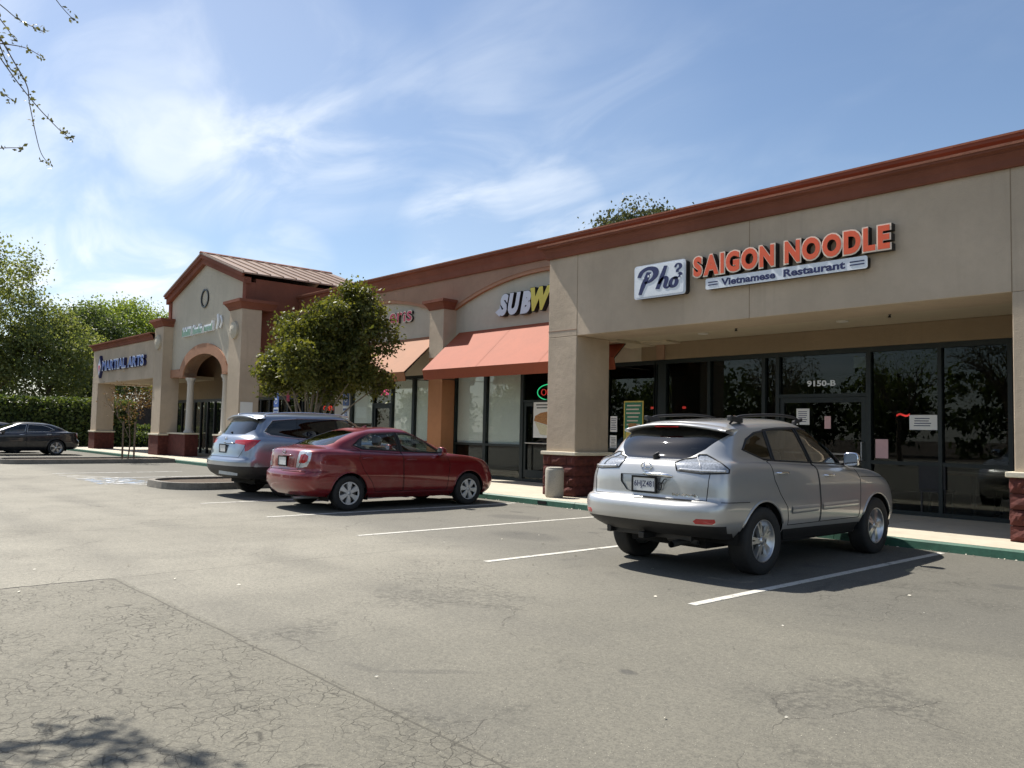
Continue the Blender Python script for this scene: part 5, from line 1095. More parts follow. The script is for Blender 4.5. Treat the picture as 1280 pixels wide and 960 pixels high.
for sd in (1, -1):
    # lamp divisions
    T = B.trace(-45, [(-1.065, 1.09), (-1.065, 1.25)], False, .02, .004); cobj('lamp_rib', MB().tube(T if sd > 0 else mir(T), .006, 5), 'paint_silver', car)
    T = B.trace(-45, [(-1.26, 1.115), (-1.07, 1.105), (-.82, 1.105)], False, .02, .003); cobj('lamp_strip', MB().tube(T if sd > 0 else mir(T), .014, 6), 'lamp_clear', car, True)
# bumper step, hitch, exhaust, spare of the underside
T = [B.hit(-90, x, .797)[0] for x in np.linspace(-.60, .60, 17)]; m = MB()
m.add([(p.x, p.y-.012, .802) for p in T]+[(p.x, p.y+.05, .806) for p in T], [(i, i+1, 18+i, 17+i) for i in range(16)]); cobj('bumper_step', m, 'plastic_black', car)
cobj('tow_hitch', MB().box(-.55, .50, -2.10, -2.04, .37, .43).box(-.035, .035, -2.30, -2.02, .365, .43).box(-.60, -.54, -2.16, -2.0, .37, .44), 'black_metal', car, bev=.006)
cobj('exhaust_tail', MB().tube(smooth_path([(.30, -1.6, .36), (.32, -2.0, .34), (.35, -2.24, .33)], 4), .035, 12, False).tube([(.05, -1.85, .37), (.42, -1.85, .37)], .07, 12), 'brake_disc', car, True)
for sd in (1, -1):
    for ya, yb in ((-.80, -.20), (-.10, .80)):
        T = [B.hit(0, y, .665+.012*(y+.8))[0] for y in np.linspace(ya, yb, 12)]; m = MB()
        m.add([(sd*(p.x+d), p.y, p.z+z) for p in T for d, z in ((-.004, .045), (.010, .030), (.012, -.02), (-.004, -.045))], [tuple((i*4+j, i*4+j+1, (i+1)*4+j+1, (i+1)*4+j)[::1 if sd < 0 else -1]) for i in range(11) for j in range(3)]); cobj('side_moulding', m, 'paint_silver', car, True)
cobj('suspension_arm', MB().tube([(-.7, -1.36, .36), (.7, -1.36, .36)], .045, 8), 'black_metal', car)
# ---- red saloon
se = dict(name='red_sedan', label='dark red saloon parked in the bay right of the blue grey SUV', hw=.895, R=.315, ax=(-1.3425, 1.3425), arch=.372, rim=.205, tw=.20, style='cover', sill=.30, ends=(2.24, -2.28))
def sedan_layers(k=1., kw=1., kz=1., fast=0.):
    Y = lambda v: v*k; W = lambda v: v*kw
    Zf = lambda P: [(y*k, z*kz) for y, z in P]
    return [
        L_(Y(2.05), .50, W(.77), Y(-2.12), .42, W(.77), Zf([(-2.4, .30), (-1.8, .26), (0, .20), (1.8, .20), (2.3, .22)])),
        L_(Y(2.17), .56, W(.855), Y(-2.235), .44, W(.855), Zf([(-2.4, .40), (-1.8, .34), (0, .30), (1.8, .30), (2.3, .31)]), nr=2.8),
        L_(Y(2.23), .60, W(.885), Y(-2.285), .44, W(.885), Zf([(-2.4, .53), (0, .47), (2.3, .45)]), nr=2.9, b=.008),
        L_(Y(2.22), .64, W(.888), Y(-2.275), .44, W(.888), Zf([(-2.4, .665), (0, .64), (2.3, .60)]), nr=2.9, b=.01),
        L_(Y(2.18), .66, W(.885), Y(-2.215), .42, W(.885), Zf([(-2.4, .72), (0, .71), (2.3, .67)]), nr=2.9, b=.01),
        L_(Y(2.13), .66, W(.878), Y(-2.20), .40, W(.878), Zf([(-2.4, .88), (0, .86), (2.3, .77)]), nr=3.1, b=.01),
        L_(Y(2.03), .68, W(.848), Y(-2.175), .40, W(.852), Zf([(-2.3, 1.045), (-1.3, 1.02), (0, .965), (1.2, .935), (2.1, .85)]), nr=3.0, b=.012),
        L_(Y(1.72), .62, W(.81), Y(-2.11+.1*fast), .38, W(.80), Zf([(-2.3, 1.095-.04*fast), (-1.3, 1.06), (0, 1.0), (1.1, .985), (1.8, .925)]), nr=2.8, b=.014),
        L_(Y(1.16), .52, W(.765), Y(-1.86-.04*fast), .40, W(.75), Zf([(-1.9, 1.145-.06*fast), (-1.2, 1.085), (0, 1.03), (1.2, 1.02)]), nr=2.6, b=.016),
        L_(Y(.74), .45, W(.705), Y(-1.55-.06*fast), .38, W(.69), Zf([(-1.6, 1.27-.02*fast), (-.4, 1.215), (.8, 1.19)]), nr=2.6, b=.014),
        L_(Y(.24), .36, W(.605), Y(-1.14-.1*fast), .32, W(.60), Zf([(-1.2, 1.395), (-.3, 1.425), (.3, 1.39)]), nr=2.8, b=.012),
        L_(Y(.13), .34, W(.52), Y(-.99-.1*fast), .30, W(.50), Zf([(-1.2, 1.425), (-.3, 1.472), (.3, 1.435)]), nr=2.8),
        L_(Y(.02), .28, W(.32), Y(-.93-.1*fast), .25, W(.32), Zf([(-1.2, 1.452), (-.3, 1.498), (.3, 1.465)]), nr=2.8),
        L_(Y(-.02), .2, .004, Y(-.91-.1*fast), .2, .004, Zf([(-1.2, 1.46), (-.3, 1.506), (.3, 1.474)]))]
se['layers'] = sedan_layers()
fw = [(.70, 1.025), (-.17, 1.06), (-.235, 1.385), (.00, 1.38), (.18, 1.335), (.42, 1.205)]
rw = [(-.25, 1.065), (-1.03, 1.10), (-1.20, 1.165), (-1.05, 1.265), (-.80, 1.36), (-.31, 1.388)]
fd = [(.80, .33), (-.20, .33), (-.215, 1.045), (-.265, 1.41), (.02, 1.405), (.22, 1.355), (.48, 1.20), (.80, .99), (.86, .80)]
rd = [(-.22, .33), (-.80, .33), (-.90, .52), (-1.06, .72), (-1.16, .92), (-1.10, 1.07), (-1.25, 1.145), (-1.06, 1.285), (-.80, 1.382), (-.28, 1.412), (-.232, 1.03)]
rwin = [(-.58, 1.155), (.58, 1.155), (.62, 1.20), (.47, 1.405), (0, 1.43), (-.47, 1.405)]
tl = [(-1.215, .765), (-1.19, .90), (-1.15, 1.05), (-1.06, 1.08), (-.90, 1.03), (-.915, .90), (-.975, .79), (-1.08, .765)]
se['cuts'] = [('windscreen', 90, [(.62, 1.015), (-.64, 1.015), (-.60, 1.18), (-.50, 1.39), (0, 1.43), (.50, 1.39)]), ('window__f', 0, fw), ('window__r', 0, rw), ('rear_window', -90, rwin), ('tail_lamp', -45, tl), ('lamp_lens', -45, [(-1.15, .845), (-1.12, .99), (-1.03, 1.01), (-.955, .97), (-.97, .885), (-1.03, .845)]), ('window_pillar', 0, [(.73, 1.01), (-.17, 1.047), (-1.04, 1.085), (-1.235, 1.163), (-1.06, 1.28), (-.80, 1.375), (-.30, 1.402), (.01, 1.396), (.20, 1.347), (.45, 1.21)]), ('front_door', 0, fd), ('rear_door', 0, rd),
    ('boot_lid', -90, [(-.1, .72), (.52, .72), (.60, .88), (.66, 1.07), (.62, 1.125), (-.1, 1.13)]), ('rear_bumper', -90, [(-.1, .36), (1, .36), (1, .715), (-.1, .715)]), ('sill_cladding', 0, [(-.9, .15), (.9, .15), (.9, .30), (-.9, .32)]), ('head_lamp', 45, [(1.79/1.414-.3+.57, .66), (1.79/1.414+.47, .66), (1.79/1.414+.30, .86), (1.79/1.414+.12, .885)])]
se['only'] = {k: ('body',) for k in ('window_pillar', 'front_door', 'rear_door', 'boot_lid', 'rear_bumper')}; se['only']['sill_cladding'] = ('body', 'front_door', 'rear_door')
se['cuts'][-1] = ('head_lamp', 45, [(1.80, .70), (1.99, .64), (2.07, .70), (1.95, .82), (1.78, .87), (1.66, .86)])
se['both'] = ('body', 'windscreen', 'rear_window', 'boot_lid', 'rear_bumper')
se['mats'] = dict(body='paint_red', windscreen='clear_glass', window__f='clear_glass', window__r='clear_glass', rear_window='car_glass', tail_lamp='lamp_clear', window_pillar='plastic_black', lamp_lens='lamp_red', sill_cladding='paint_red', head_lamp='lamp_clear')
se['gaps'] = [(0, fd, True), (0, rd, True), (-90, [(0, .722), (.52, .722), (.60, .86), (.655, 1.02)], False), (0, [(-1.75, .70), (-2.05, .70)], False)]
se['seals'] = [(0, fw), (0, rw)]; se['handles'] = [(-1.0, .93), (-.05, .90)]; se['handle_door'] = {(-1.0, .93): 'rear_door', (-.05, .90): 'front_door'}; se['handle_mat'] = 'paint_red'
se['mirror'] = (.62, 1.01, .17); se['cabin'] = dict(z=.60, front=-.02, rear=-.72, dash=.48, belt=1.0, mat='seat_grey', rh=.48)
car, B, ob = build_car(se, (-13.72, 9.04, 0), R_(-.8)); bl = ob[('boot_lid', 0)]
p, n_ = B.hit(-90, 0, 1.03); em = MB().tube([(.05*math.cos(a), p.y-.012, 1.03+.045*math.sin(a)) for a in [2*math.pi*k/20 for k in range(21)]], .006, 5, False).tube([(-.06, p.y-.014, 1.03), (.06, p.y-.014, 1.03)], .008, 5); cobj('emblem', em, 'chrome', bl, True)
pts = [B.hit(-90, x, .965) for x in np.linspace(-.33, .33, 11)]; cobj('trim_bar', MB().tube([a+b*.012 for a, b in pts], [.006]+[.016]*9+[.006], 8), 'paint_red', bl, True)
plate(car, B, .865, '', lift=.012); p, n_ = B.hit(-90, .2, .84)
rc = [B.hit(-90, x, z) for x, z in ((-.27, .945), (-.25, .775), (.25, .775), (.27, .945))]; cobj('plate_recess', MB().add([tuple(a+b*.002) for a, b in rc], [(0, 1, 2, 3)]), 'gap_black', bl)
pts = [B.hit(-90, x, .70) for x in np.linspace(-.72, .72, 15)]; cobj('bumper_step', MB().tube([a+b*.004 for a, b in pts], .012, 6), 'paint_red', car, True)
cobj('roof_aerial', MB().lathe([(.001, .035), (.02, .02), (.03, 0)], (0, -.80, 1.475), n=10).tube([(0, -.80, 1.49), (0, -.95, 1.56)], .004, 5), 'plastic_black', car)
cobj('exhaust_tail', MB().tube([(.45, -1.6, .24), (.47, -2.22, .24)], .028, 10, False), 'galvanised', car, True)

# ---- blue grey SUV
pi = dict(name='blue_grey_suv', label='blue grey SUV with red tail lamps behind the red saloon', hw=.995, R=.378, ax=(-1.41, 1.41), arch=.44, rim=.245, tw=.24, style='five', sill=.46, ends=(2.38, -2.53))
pi['layers'] = [
    L_(2.20, .55, .84, -2.36, .42, .84, [(-2.6, .42), (-1.9, .38), (0, .30), (2.4, .28)]),
    L_(2.33, .60, .94, -2.49, .44, .94, [(-2.6, .52), (-1.9, .48), (0, .42), (2.4, .40)], nr=3),
    L_(2.38, .64, .98, -2.535, .44, .98, [(-2.6, .64), (0, .58), (2.4, .52)], nr=3.1, b=.008),
    L_(2.38, .66, .988, -2.535, .44, .988, [(-2.6, .76), (0, .74), (2.4, .68)], nr=3.1, b=.008),
    L_(2.36, .66, .985, -2.46, .42, .985, [(-2.6, .83), (0, .81), (2.4, .78)], nr=3.2, b=.008),
    L_(2.32, .68, .975, -2.43, .42, .975, [(-2.6, 1.0), (0, .98), (2.4, .92)], nr=3.2, b=.008),
    L_(2.18, .70, .945, -2.39, .42, .945, [(-2.6, 1.17), (-1.0, 1.13), (.6, 1.09), (2.2, 1.0)], nr=3, b=.012),
    L_(1.80, .62, .90, -2.345, .40, .905, [(-2.6, 1.245), (-1.0, 1.18), (.6, 1.14), (1.9, 1.08)], nr=2.8, b=.012),
    L_(1.12, .50, .86, -2.29, .40, .87, [(-2.6, 1.30), (-1.0, 1.205), (.6, 1.17), (1.2, 1.16)], nr=2.8, b=.012),
    L_(.68, .42, .79, -2.16, .36, .80, [(-2.3, 1.47), (.7, 1.41)], nr=2.8, b=.012),
    L_(.22, .34, .70, -2.03, .30, .71, [(-2.1, 1.645), (-1.2, 1.68), (-.3, 1.69), (.3, 1.645)], nr=3, b=.012),
    L_(.10, .32, .60, -1.99, .26, .61, [(-2.1, 1.69), (-1.2, 1.73), (-.3, 1.735), (.2, 1.695)], nr=3),
    L_(-.0, .26, .38, -1.96, .22, .38, [(-2.1, 1.71), (-1.2, 1.755), (-.3, 1.76), (.2, 1.725)], nr=3),
    L_(-.04, .20, .004, -1.95, .2, .004, [(-2.1, 1.715), (-1.2, 1.76), (-.3, 1.768), (.2, 1.73)])]
fw = [(.78, 1.18), (-.18, 1.20), (-.22, 1.63), (.05, 1.625), (.22, 1.585), (.50, 1.43)]
rw = [(-.24, 1.205), (-1.15, 1.235), (-1.15, 1.625), (-.30, 1.64)]
qw = [(-1.20, 1.24), (-1.78, 1.30), (-1.92, 1.36), (-1.72, 1.58), (-1.20, 1.625)]
fd = [(.90, .48), (-.18, .48), (-.20, 1.18), (-.24, 1.655), (.06, 1.65), (.24, 1.605), (.54, 1.43), (.84, 1.17), (.94, 1.0)]
rd = [(-.20, .48), (-.92, .48), (-.98, .72), (-1.14, .92), (-1.20, 1.22), (-1.18, 1.65), (-.26, 1.662), (-.22, 1.18)]
rwin = [(-.62, 1.30), (0, 1.285), (.55, 1.30), (.72, 1.40), (.66, 1.62), (0, 1.645), (-.66, 1.62)]
tl = [(-1.37, 1.115), (-1.36, 1.18), (-1.0, 1.20), (-.79, 1.19), (-.87, 1.08), (-.99, .975), (-1.07, .955), (-1.09, 1.085)]
pi['cuts'] = [('windscreen', 90, [(.66, 1.17), (-.72, 1.17), (-.70, 1.38), (-.60, 1.64), (0, 1.69), (.60, 1.64)]), ('window__f', 0, fw), ('window__r', 0, rw), ('window__q', 0, qw), ('rear_window', -90, rwin), ('tail_lamp', -45, tl), ('window_pillar', 0, [(.80, 1.168), (-.18, 1.188), (-1.17, 1.222), (-1.79, 1.287), (-1.945, 1.36), (-1.735, 1.595), (-1.19, 1.64), (-.28, 1.655), (.06, 1.642), (.235, 1.60), (.52, 1.435)]), ('front_door', 0, fd), ('rear_door', 0, rd),
    ('tailgate', -90, [(-.1, .83), (.70, .83), (.79, 1.0), (.79, 1.2), (.76, 1.45), (.68, 1.645), (-.1, 1.66)]), ('rear_bumper', -90, [(-.1, .66), (1.1, .66), (1.1, .825), (-.1, .825)]), ('bumper_valance', -90, [(-.1, .3), (1.1, .3), (1.1, .655), (-.1, .655)]), ('sill_cladding', 0, [(-.97, .3), (.97, .3), (.97, .50), (-.97, .52)]), ('side_bumper__r', 0, [(-1.72, .36), (-2.7, .36), (-2.7, .655), (-1.72, .64)]), ('head_lamp', 90, [(-.93, .9), (-.6, .88), (-.58, .98), (-.9, 1.04)])]
pi['only'] = {k: ('body',) for k in ('window_pillar', 'front_door', 'rear_door', 'tailgate', 'rear_bumper', 'bumper_valance', 'side_bumper__r')}; pi['only']['sill_cladding'] = ('body', 'front_door', 'rear_door')
pi['both'] = ('body', 'windscreen', 'rear_window', 'tailgate', 'rear_bumper', 'bumper_valance')
pi['mats'] = dict(body='paint_bluegrey', windscreen='car_glass', window__f='car_glass', window__r='car_glass_dark', window__q='car_glass_dark', rear_window='car_glass_dark', tail_lamp='lamp_red', window_pillar='car_glass_dark', bumper_valance='plastic_black', side_bumper__r='plastic_black', sill_cladding='plastic_black', head_lamp='lamp_clear')
pi['gaps'] = [(0, fd, True), (0, rd, True), (-90, [(0, .832), (.70, .832), (.79, 1.0), (.79, 1.1)], False)]; pi['seals'] = [(0, pi['cuts'][6][2])]; pi['sealmat'] = 'chrome'
pi['handles'] = [(-1.0, 1.06), (.02, 1.03)]; pi['handle_door'] = {(-1.0, 1.06): 'rear_door', (.02, 1.03): 'front_door'}; pi['handle_mat'] = 'paint_bluegrey'; pi['clear'] = .27; pi['mirror'] = (.72, 1.20, .2); pi['cabin'] = dict(z=.82, front=-.05, rear=-1.0, dash=.46, belt=1.16, mat='seat_dark'); pi['lip'] = 'plastic_black'
car, B, ob = build_car(pi, (-16.85, 9.45, 0), R_(.4)); tg = ob[('tailgate', 0)]
sp = MB(); st_ = []
for k in range(13):
    x = -.74+1.48*k/12; z0 = 1.705-.075*(x/.74)**2; y0, y1 = -1.86, -2.16+.09*(x/.74)**2
    st_.append([(x, y0, z0+.004), (x, y1+.02, z0-.004), (x, y1, z0-.02), (x, y1+.04, z0-.04), (x, y0-.08, z0-.07)])
n = 5; sp.add([p for r in st_ for p in r], [(i*n+j, (i+1)*n+j, (i+1)*n+(j+1) % n, i*n+(j+1) % n) for i in range(12) for j in range(n)]); cobj('roof_spoiler', sp, 'paint_bluegrey', car, True)
for sd in (1, -1): cobj('roof_rail', MB().tube(smooth_path([(sd*.66, .10, 1.67), (sd*.665, 0, 1.735), (sd*.67, -.9, 1.775), (sd*.665, -1.75, 1.735), (sd*.66, -1.85, 1.68)], 5), .016, 8), 'chrome', car, True)
plate(car, B, 1.0, '', lift=.014); pts = [B.hit(-90, x, 1.11) for x in np.linspace(-.45, .45, 9)]; cobj('trim_bar', MB().tube([a+b*.012 for a, b in pts], .014, 6), 'paint_bluegrey', tg, True)
p, n_ = B.hit(-90, 0, 1.20); cobj('emblem', MB().tube([(-.05, p.y-.012, 1.245), (-.035, p.y-.012, 1.16), (-.03, p.y-.012, 1.2), (.03, p.y-.012, 1.2), (.035, p.y-.012, 1.16), (.05, p.y-.012, 1.245)], .008, 5), 'chrome', tg)
T = [B.hit(-90, x, 1.315) for x in (0, -.15, -.3, -.45)]; cobj('rear_wiper', MB().tube([a+b*.02 for a, b in T], [.016, .01, .009, .006], 6), 'plastic_black', car, True)
pts = [B.hit(-90, x, .53-.01*abs(x)) for x in np.linspace(-.72, .72, 13)]; sk = MB(); sk.add([tuple(a+b*.006+Vector((0, 0, .025-.03*(a.x/.72)**2))) for a, b in pts]+[tuple(a+b*.012-Vector((0, 0, .05))) for a, b in pts], [(i, i+1, 14+i, 13+i) for i in range(12)]); cobj('skid_plate', sk, 'galvanised', car)

# ---- dark saloon across the lot, backed in; another behind it
da = dict(se); da['name'] = 'dark_navy_sedan'; da['label'] = 'near black saloon parked side on at the far left by the hedge'
da['layers'] = sedan_layers(1.07, 1.03, .965, 1.); da['hw'] = .922; da['ax'] = (-1.41, 1.41); da['R'] = .335; da['arch'] = .39; da['rim'] = .235; da['tw'] = .21; da['style'] = 'twin'; da['ends'] = (2.38, -2.43)
fw = [(.74, .985), (-.18, 1.015), (-.25, 1.335), (.02, 1.33), (.20, 1.285), (.45, 1.165)]; rw = [(-.26, 1.02), (-1.10, 1.05), (-1.34, 1.12), (-1.10, 1.24), (-.85, 1.31), (-.32, 1.338)]
fd = [(.85, .33), (-.21, .33), (-.225, 1.0), (-.28, 1.36), (.04, 1.355), (.24, 1.305), (.51, 1.16), (.84, .96), (.9, .78)]; rd = [(-.23, .33), (-.86, .33), (-.96, .52), (-1.12, .72), (-1.22, .90), (-1.18, 1.04), (-1.39, 1.115), (-1.12, 1.26), (-.86, 1.335), (-.30, 1.362), (-.242, 1.0)]
da['cuts'] = [('windscreen', 90, [(.64, .98), (-.66, .98), (-.62, 1.14), (-.52, 1.345), (0, 1.38), (.52, 1.345)]), ('window__f', 0, fw), ('window__r', 0, rw), ('rear_window', -90, [(-.55, 1.07), (.55, 1.07), (.6, 1.12), (.48, 1.35), (0, 1.375), (-.48, 1.35)]), ('tail_lamp', -45, [(u*1.06, v*.965) for u, v in [(-1.175, .735), (-1.14, .90), (-1.09, 1.02), (-1.0, 1.03), (-.915, .98), (-.93, .86), (-.99, .76), (-1.08, .73)]]), ('front_door', 0, fd), ('rear_door', 0, rd), ('sill_cladding', 0, [(-.9, .15), (.9, .15), (.9, .29), (-.9, .31)]), ('head_lamp', 45, [(u*1.06, v*.965) for u, v in [(1.80, .70), (1.99, .64), (2.07, .70), (1.95, .82), (1.78, .87), (1.66, .86)]])]
da['both'] = ('body', 'windscreen', 'rear_window'); da['mats'] = dict(body='paint_navy', windscreen='car_glass', window__f='car_glass', window__r='car_glass_dark', rear_window='car_glass_dark', tail_lamp='lamp_red', sill_cladding='paint_navy', head_lamp='lamp_clear')
da['gaps'] = [(0, fd, True), (0, rd, True)]; da['seals'] = [(0, fw), (0, rw)]; da['sealmat'] = 'chrome'; da['handles'] = [(-1.1, .92), (-.06, .89)]; da['handle_door'] = {(-1.1, .92): 'rear_door', (-.06, .89): 'front_door'}; da['handle_mat'] = 'chrome'; da['mirror'] = (.66, .985, .17)
car, B, ob = build_car(da, (-41.6, 8.0, 0), math.pi)
c2 = copy_tree(car); c2['label'] = 'dark car just showing its windscreen behind the near black saloon'; c2.location = (-44.6, 7.0, 0)
# ------------------------------------------------------------------ vegetation (metres)
def leaves_mesh(name, P, size, mat, up=.35, nrm=None, seed=0):
    """one small folded leaf (two triangles) at each point"""
    r = np.random.default_rng(seed); n = len(P); P = np.asarray(P)
    d = r.normal(size=(n, 3)); d[:, 2] += up
    d /= np.linalg.norm(d, axis=1)[:, None]; a = r.normal(size=(n, 3)); a -= d*(a*d).sum(1)[:, None]; a /= np.linalg.norm(a, axis=1)[:, None]; b = np.cross(d, a)
    s = (size*r.uniform(.6, 1.35, n))[:, None]
    V = np.stack([P-a*s*.55, P+b*s*.32+d*s*.08, P+a*s*.55, P-b*s*.32+d*s*.08], 1).reshape(-1, 3)
    me = bpy.data.meshes.new(name); me.vertices.add(4*n); me.loops.add(6*n); me.polygons.add(2*n)
    me.vertices.foreach_set('co', V.ravel().astype(np.float32))
    i = np.arange(n)[:, None]*4; me.loops.foreach_set('vertex_index', (i+np.array([[0, 1, 2, 0, 2, 3]])).ravel().astype(np.int32))
    me.polygons.foreach_set('loop_start', (np.arange(2*n)*3).astype(np.int32)); me.polygons.foreach_set('loop_total', np.full(2*n, 3, np.int32)); me.update(calc_edges=True); me.validate()
    me.materials.append(M[mat]); return me
def branch_tree(mb, base, top, r0, depth, r, tips, spread=.55, kids=(3, 4), droop=0.):
    """limbs that fork; collects the twig ends"""
    base, top = Vector(base), Vector(top); mid = (base+top)/2+Vector((r.uniform(-1, 1), r.uniform(-1, 1), r.uniform(-.3, .3)))*(top-base).length*.07
    path = smooth_path([tuple(base), tuple(mid), tuple(top)], 3); n = len(path); mb.tube(path, [r0*(1-.42*k/(n-1)) for k in range(n)], 7 if r0 > .04 else 5, False)
    if depth == 0: tips.append((top, (top-base).normalized())); return
    ln = (top-base).length; d0 = (top-base).normalized()
    for k in range(r.randint(*kids)):
        ax = d0.orthogonal().normalized(); ax.rotate(Matrix.Rotation(r.uniform(0, 6.283), 3, d0)); d = (d0+ax*spread*r.uniform(.55, 1.25)+Vector((0, 0, .10-droop))).normalized()
        st = base.lerp(top, r.uniform(.62, 1.)) if k else top
        branch_tree(mb, st, st+d*ln*r.uniform(.55, .82), r0*.55, depth-1, r, tips, spread, kids, droop)
def crown_points(c, rad, n_cl, per, r, shell=.55, sig=.32, lumps=None, flat=0.):
    """leaf clumps in an uneven ellipsoid: more towards the outside, with gaps"""
    c = np.array(c); rad = np.array(rad); out = []
    lob = [(r.normal(size=3), r.uniform(.75, 1.12)) for _ in range(9)]
    lob = [(v/np.linalg.norm(v), k) for v, k in lob]
    while len(out) < n_cl:
        d = r.normal(size=3); d /= np.linalg.norm(d)
        k = 1.0
        for v, kk in lob:
            q = d@v
            if q > .6: k += (kk-1)*(q-.6)/.4
        t = (shell+(1-shell)*r.random()**.6)*k if r.random() < .82 else r.random()*k
        p = c+d*rad*t
        if flat and p[2] < c[2]-rad[2]*flat: continue
        out.append(p)
    cl = np.array(out); P = np.repeat(cl, per, 0)+r.normal(size=(len(cl)*per, 3))*sig*r.uniform(.6, 1.3, len(cl)*per)[:, None]*np.array([1, 1, .7]); return P
def tree(name, label, base, trunk_h, r0, crown_c, crown_r, n_cl, per, leaf, leafmat_, bark='bark', group=None, seed=0, sig=.32, depth=3, up=.35, flat=0., lean=(0, 0), spread=.6, cat='tree', multi=1):
    rr = random.Random(seed); nr = np.random.default_rng(seed+100); base = Vector(base); t = thing(name, label, cat, tuple(base), group); tk = MB(); tips = []
    for q in range(multi):
        o = Vector((rr.uniform(-.12, .12), rr.uniform(-.12, .12), 0)) if multi > 1 else Vector()
        top = base+Vector((lean[0]+(rr.uniform(-.5, .5) if multi > 1 else 0), lean[1]+(rr.uniform(-.5, .5) if multi > 1 else 0), trunk_h))
        branch_tree(tk, base+o, top, r0, depth, rr, tips, spread)
    cobj('trunk', tk, bark, t, True)
    P = crown_points(tuple(base+Vector(crown_c)), crown_r, n_cl, per, nr, sig=sig, flat=flat)
    tp = [np.array(a)+nr.normal(size=3)*sig*.8 for a, _ in tips for _ in range(max(4, per//3))]
    if tp: P = np.vstack([P, np.array(tp)])
    link('crown', leaves_mesh('crown', P, leaf, leafmat_, up, seed=seed), None, t); return t

# street tree in the planter by the blue grey SUV: several stems, round crown
def lobed_tree():
    base = Vector((-19.80, 10.52, .1)); t = thing('island_tree', 'round leafy tree with several stems in the planter behind the blue grey SUV', 'tree', tuple(base))
    rr = random.Random(21); nr = np.random.default_rng(21); tk = MB(); tips = []; P = []
    side = Vector((.667, .745, 0)); back = Vector((-.745, .667, 0))
    # lobes of the crown: sideways, height, depth, radius
    lobes = [(.25, 3.15, 0, 1.28), (1.05, 4.42, .15, .85), (1.55, 3.75, -.2, .72), (-.60, 2.98, -.1, .74), (1.75, 2.60, .1, .42), (.30, 2.62, .2, .80), (-.25, 3.75, .2, .76), (.55, 4.05, -.5, .8), (.1, 3.0, -.9, .8), (.7, 3.1, .95, .85), (1.25, 2.95, -.45, .62), (-.95, 2.62, .1, .42), (1.18, 5.0, .1, .38)]
    for s_, h_, d_, r_ in lobes:
        c = base+side*s_+back*d_+Vector((0, 0, h_)); n = int(112*r_*r_)
        P.append(crown_points(tuple(c), (r_, r_, r_*.92), n, 60, nr, shell=.5, sig=.125))
        b0 = base+side*rr.uniform(-.08, .08)+Vector((0, 0, rr.uniform(.2, 1.2))); c0 = c-Vector((0, 0, r_*.35)); tk.tube(smooth_path([tuple(b0), tuple(b0.lerp(c0, .5)+Vector((0, 0, .25))), tuple(c0)], 4), [.030-.0022*q for q in range(9)], 6, False)
        for _ in range(9):
            e = c+Vector((rr.gauss(0, 1), rr.gauss(0, 1), rr.gauss(0, 1))).normalized()*r_*rr.uniform(.6, .98); tk.tube([tuple(c0), tuple(c0.lerp(e, .5)+Vector((0, 0, .05))), tuple(e)], [.014, .009, .004], 5, False); tips.append((e, None))
    for k in range(3): tk.tube(smooth_path([tuple(base+side*(k-1)*.07), tuple(base+side*(k-1)*.2+Vector((0, 0, 1.0))), tuple(base+side*((k-1)*.5+.1)+Vector((0, 0, 2.3)))], 4), [.055-.003*q for q in range(9)], 8, False)
    cobj('trunk', tk, 'bark_pale', t, True)
    P.append(np.array([np.array(a)+nr.normal(size=3)*.1 for a, _ in tips for _ in range(8)]))
    link('crown', leaves_mesh('crown', np.vstack(P), .092, 'leaf_island', .35, seed=11), None, t)
lobed_tree()
nb = tree('staked_sapling', 'thin staked sapling with sparse brown twigs in the far planter', (-32.9, 10.05, .1), 1.25, .030, (0, 0, 2.0), (.7, .7, .6), 26, 14, .07, 'leaf_rust', 'bark', seed=5, sig=.2, depth=3)
for dx in (-.16, .16): cobj('stake', MB().tube([(-32.9+dx, 10.05+dx, .1), (-32.9+dx, 10.05+dx, 1.55)], .035, 8), 'bark', nb)
# trees on the left beyond the car park
specs = [((-62, 9.5), 3.6, 13.2, 'leaf_oak', 'tall lacy oak at the left edge with sky showing through', .19, 210, 95, .50, (3.8, 4.6, 4.9), 8.3),
         ((-60, 13.2), 3.0, 9.3, 'leaf_oak', 'olive tree leaning right of the tall lacy oak', .18, 190, 90, .48, (3.2, 3.2, 3.3), 5.6),
         ((-72, 18.5), 3.0, 10, 'leaf_dark', 'dark upright tree behind the hedge left of the far canopy', .2, 220, 90, .55, (3.0, 3.0, 4.8), 6.0),
         ((-84, 24.5), 4.0, 12, 'leaf_green', 'bright green rounded tree rising above the far canopy', .24, 300, 110, .7, (5.4, 5.4, 5.0), 8.8),
         ((-86, 32.5), 4.0, 12, 'leaf_green', 'bright green tree just left of the tower gable', .24, 260, 110, .7, (5.0, 5.0, 4.8), 8.6),
         ((-80, 10.5), 3.0, 10, 'leaf_dark', 'shaded tree deep behind the tall lacy oak', .32, 220, 50, .7, (4.6, 4.6, 4.2), 5.6),
         ((-74, 26.5), 2.0, 6, 'leaf_oak', 'low olive tree seen through the far canopy opening', .24, 150, 45, .5, (3.0, 3.0, 2.4), 3.9),
         ((-66, 21.8), 1.2, 4.5, 'leaf_rust', 'reddish brown bare shrub beside the far canopy pillar', .16, 110, 36, .45, (1.7, 1.7, 1.9), 2.6)]
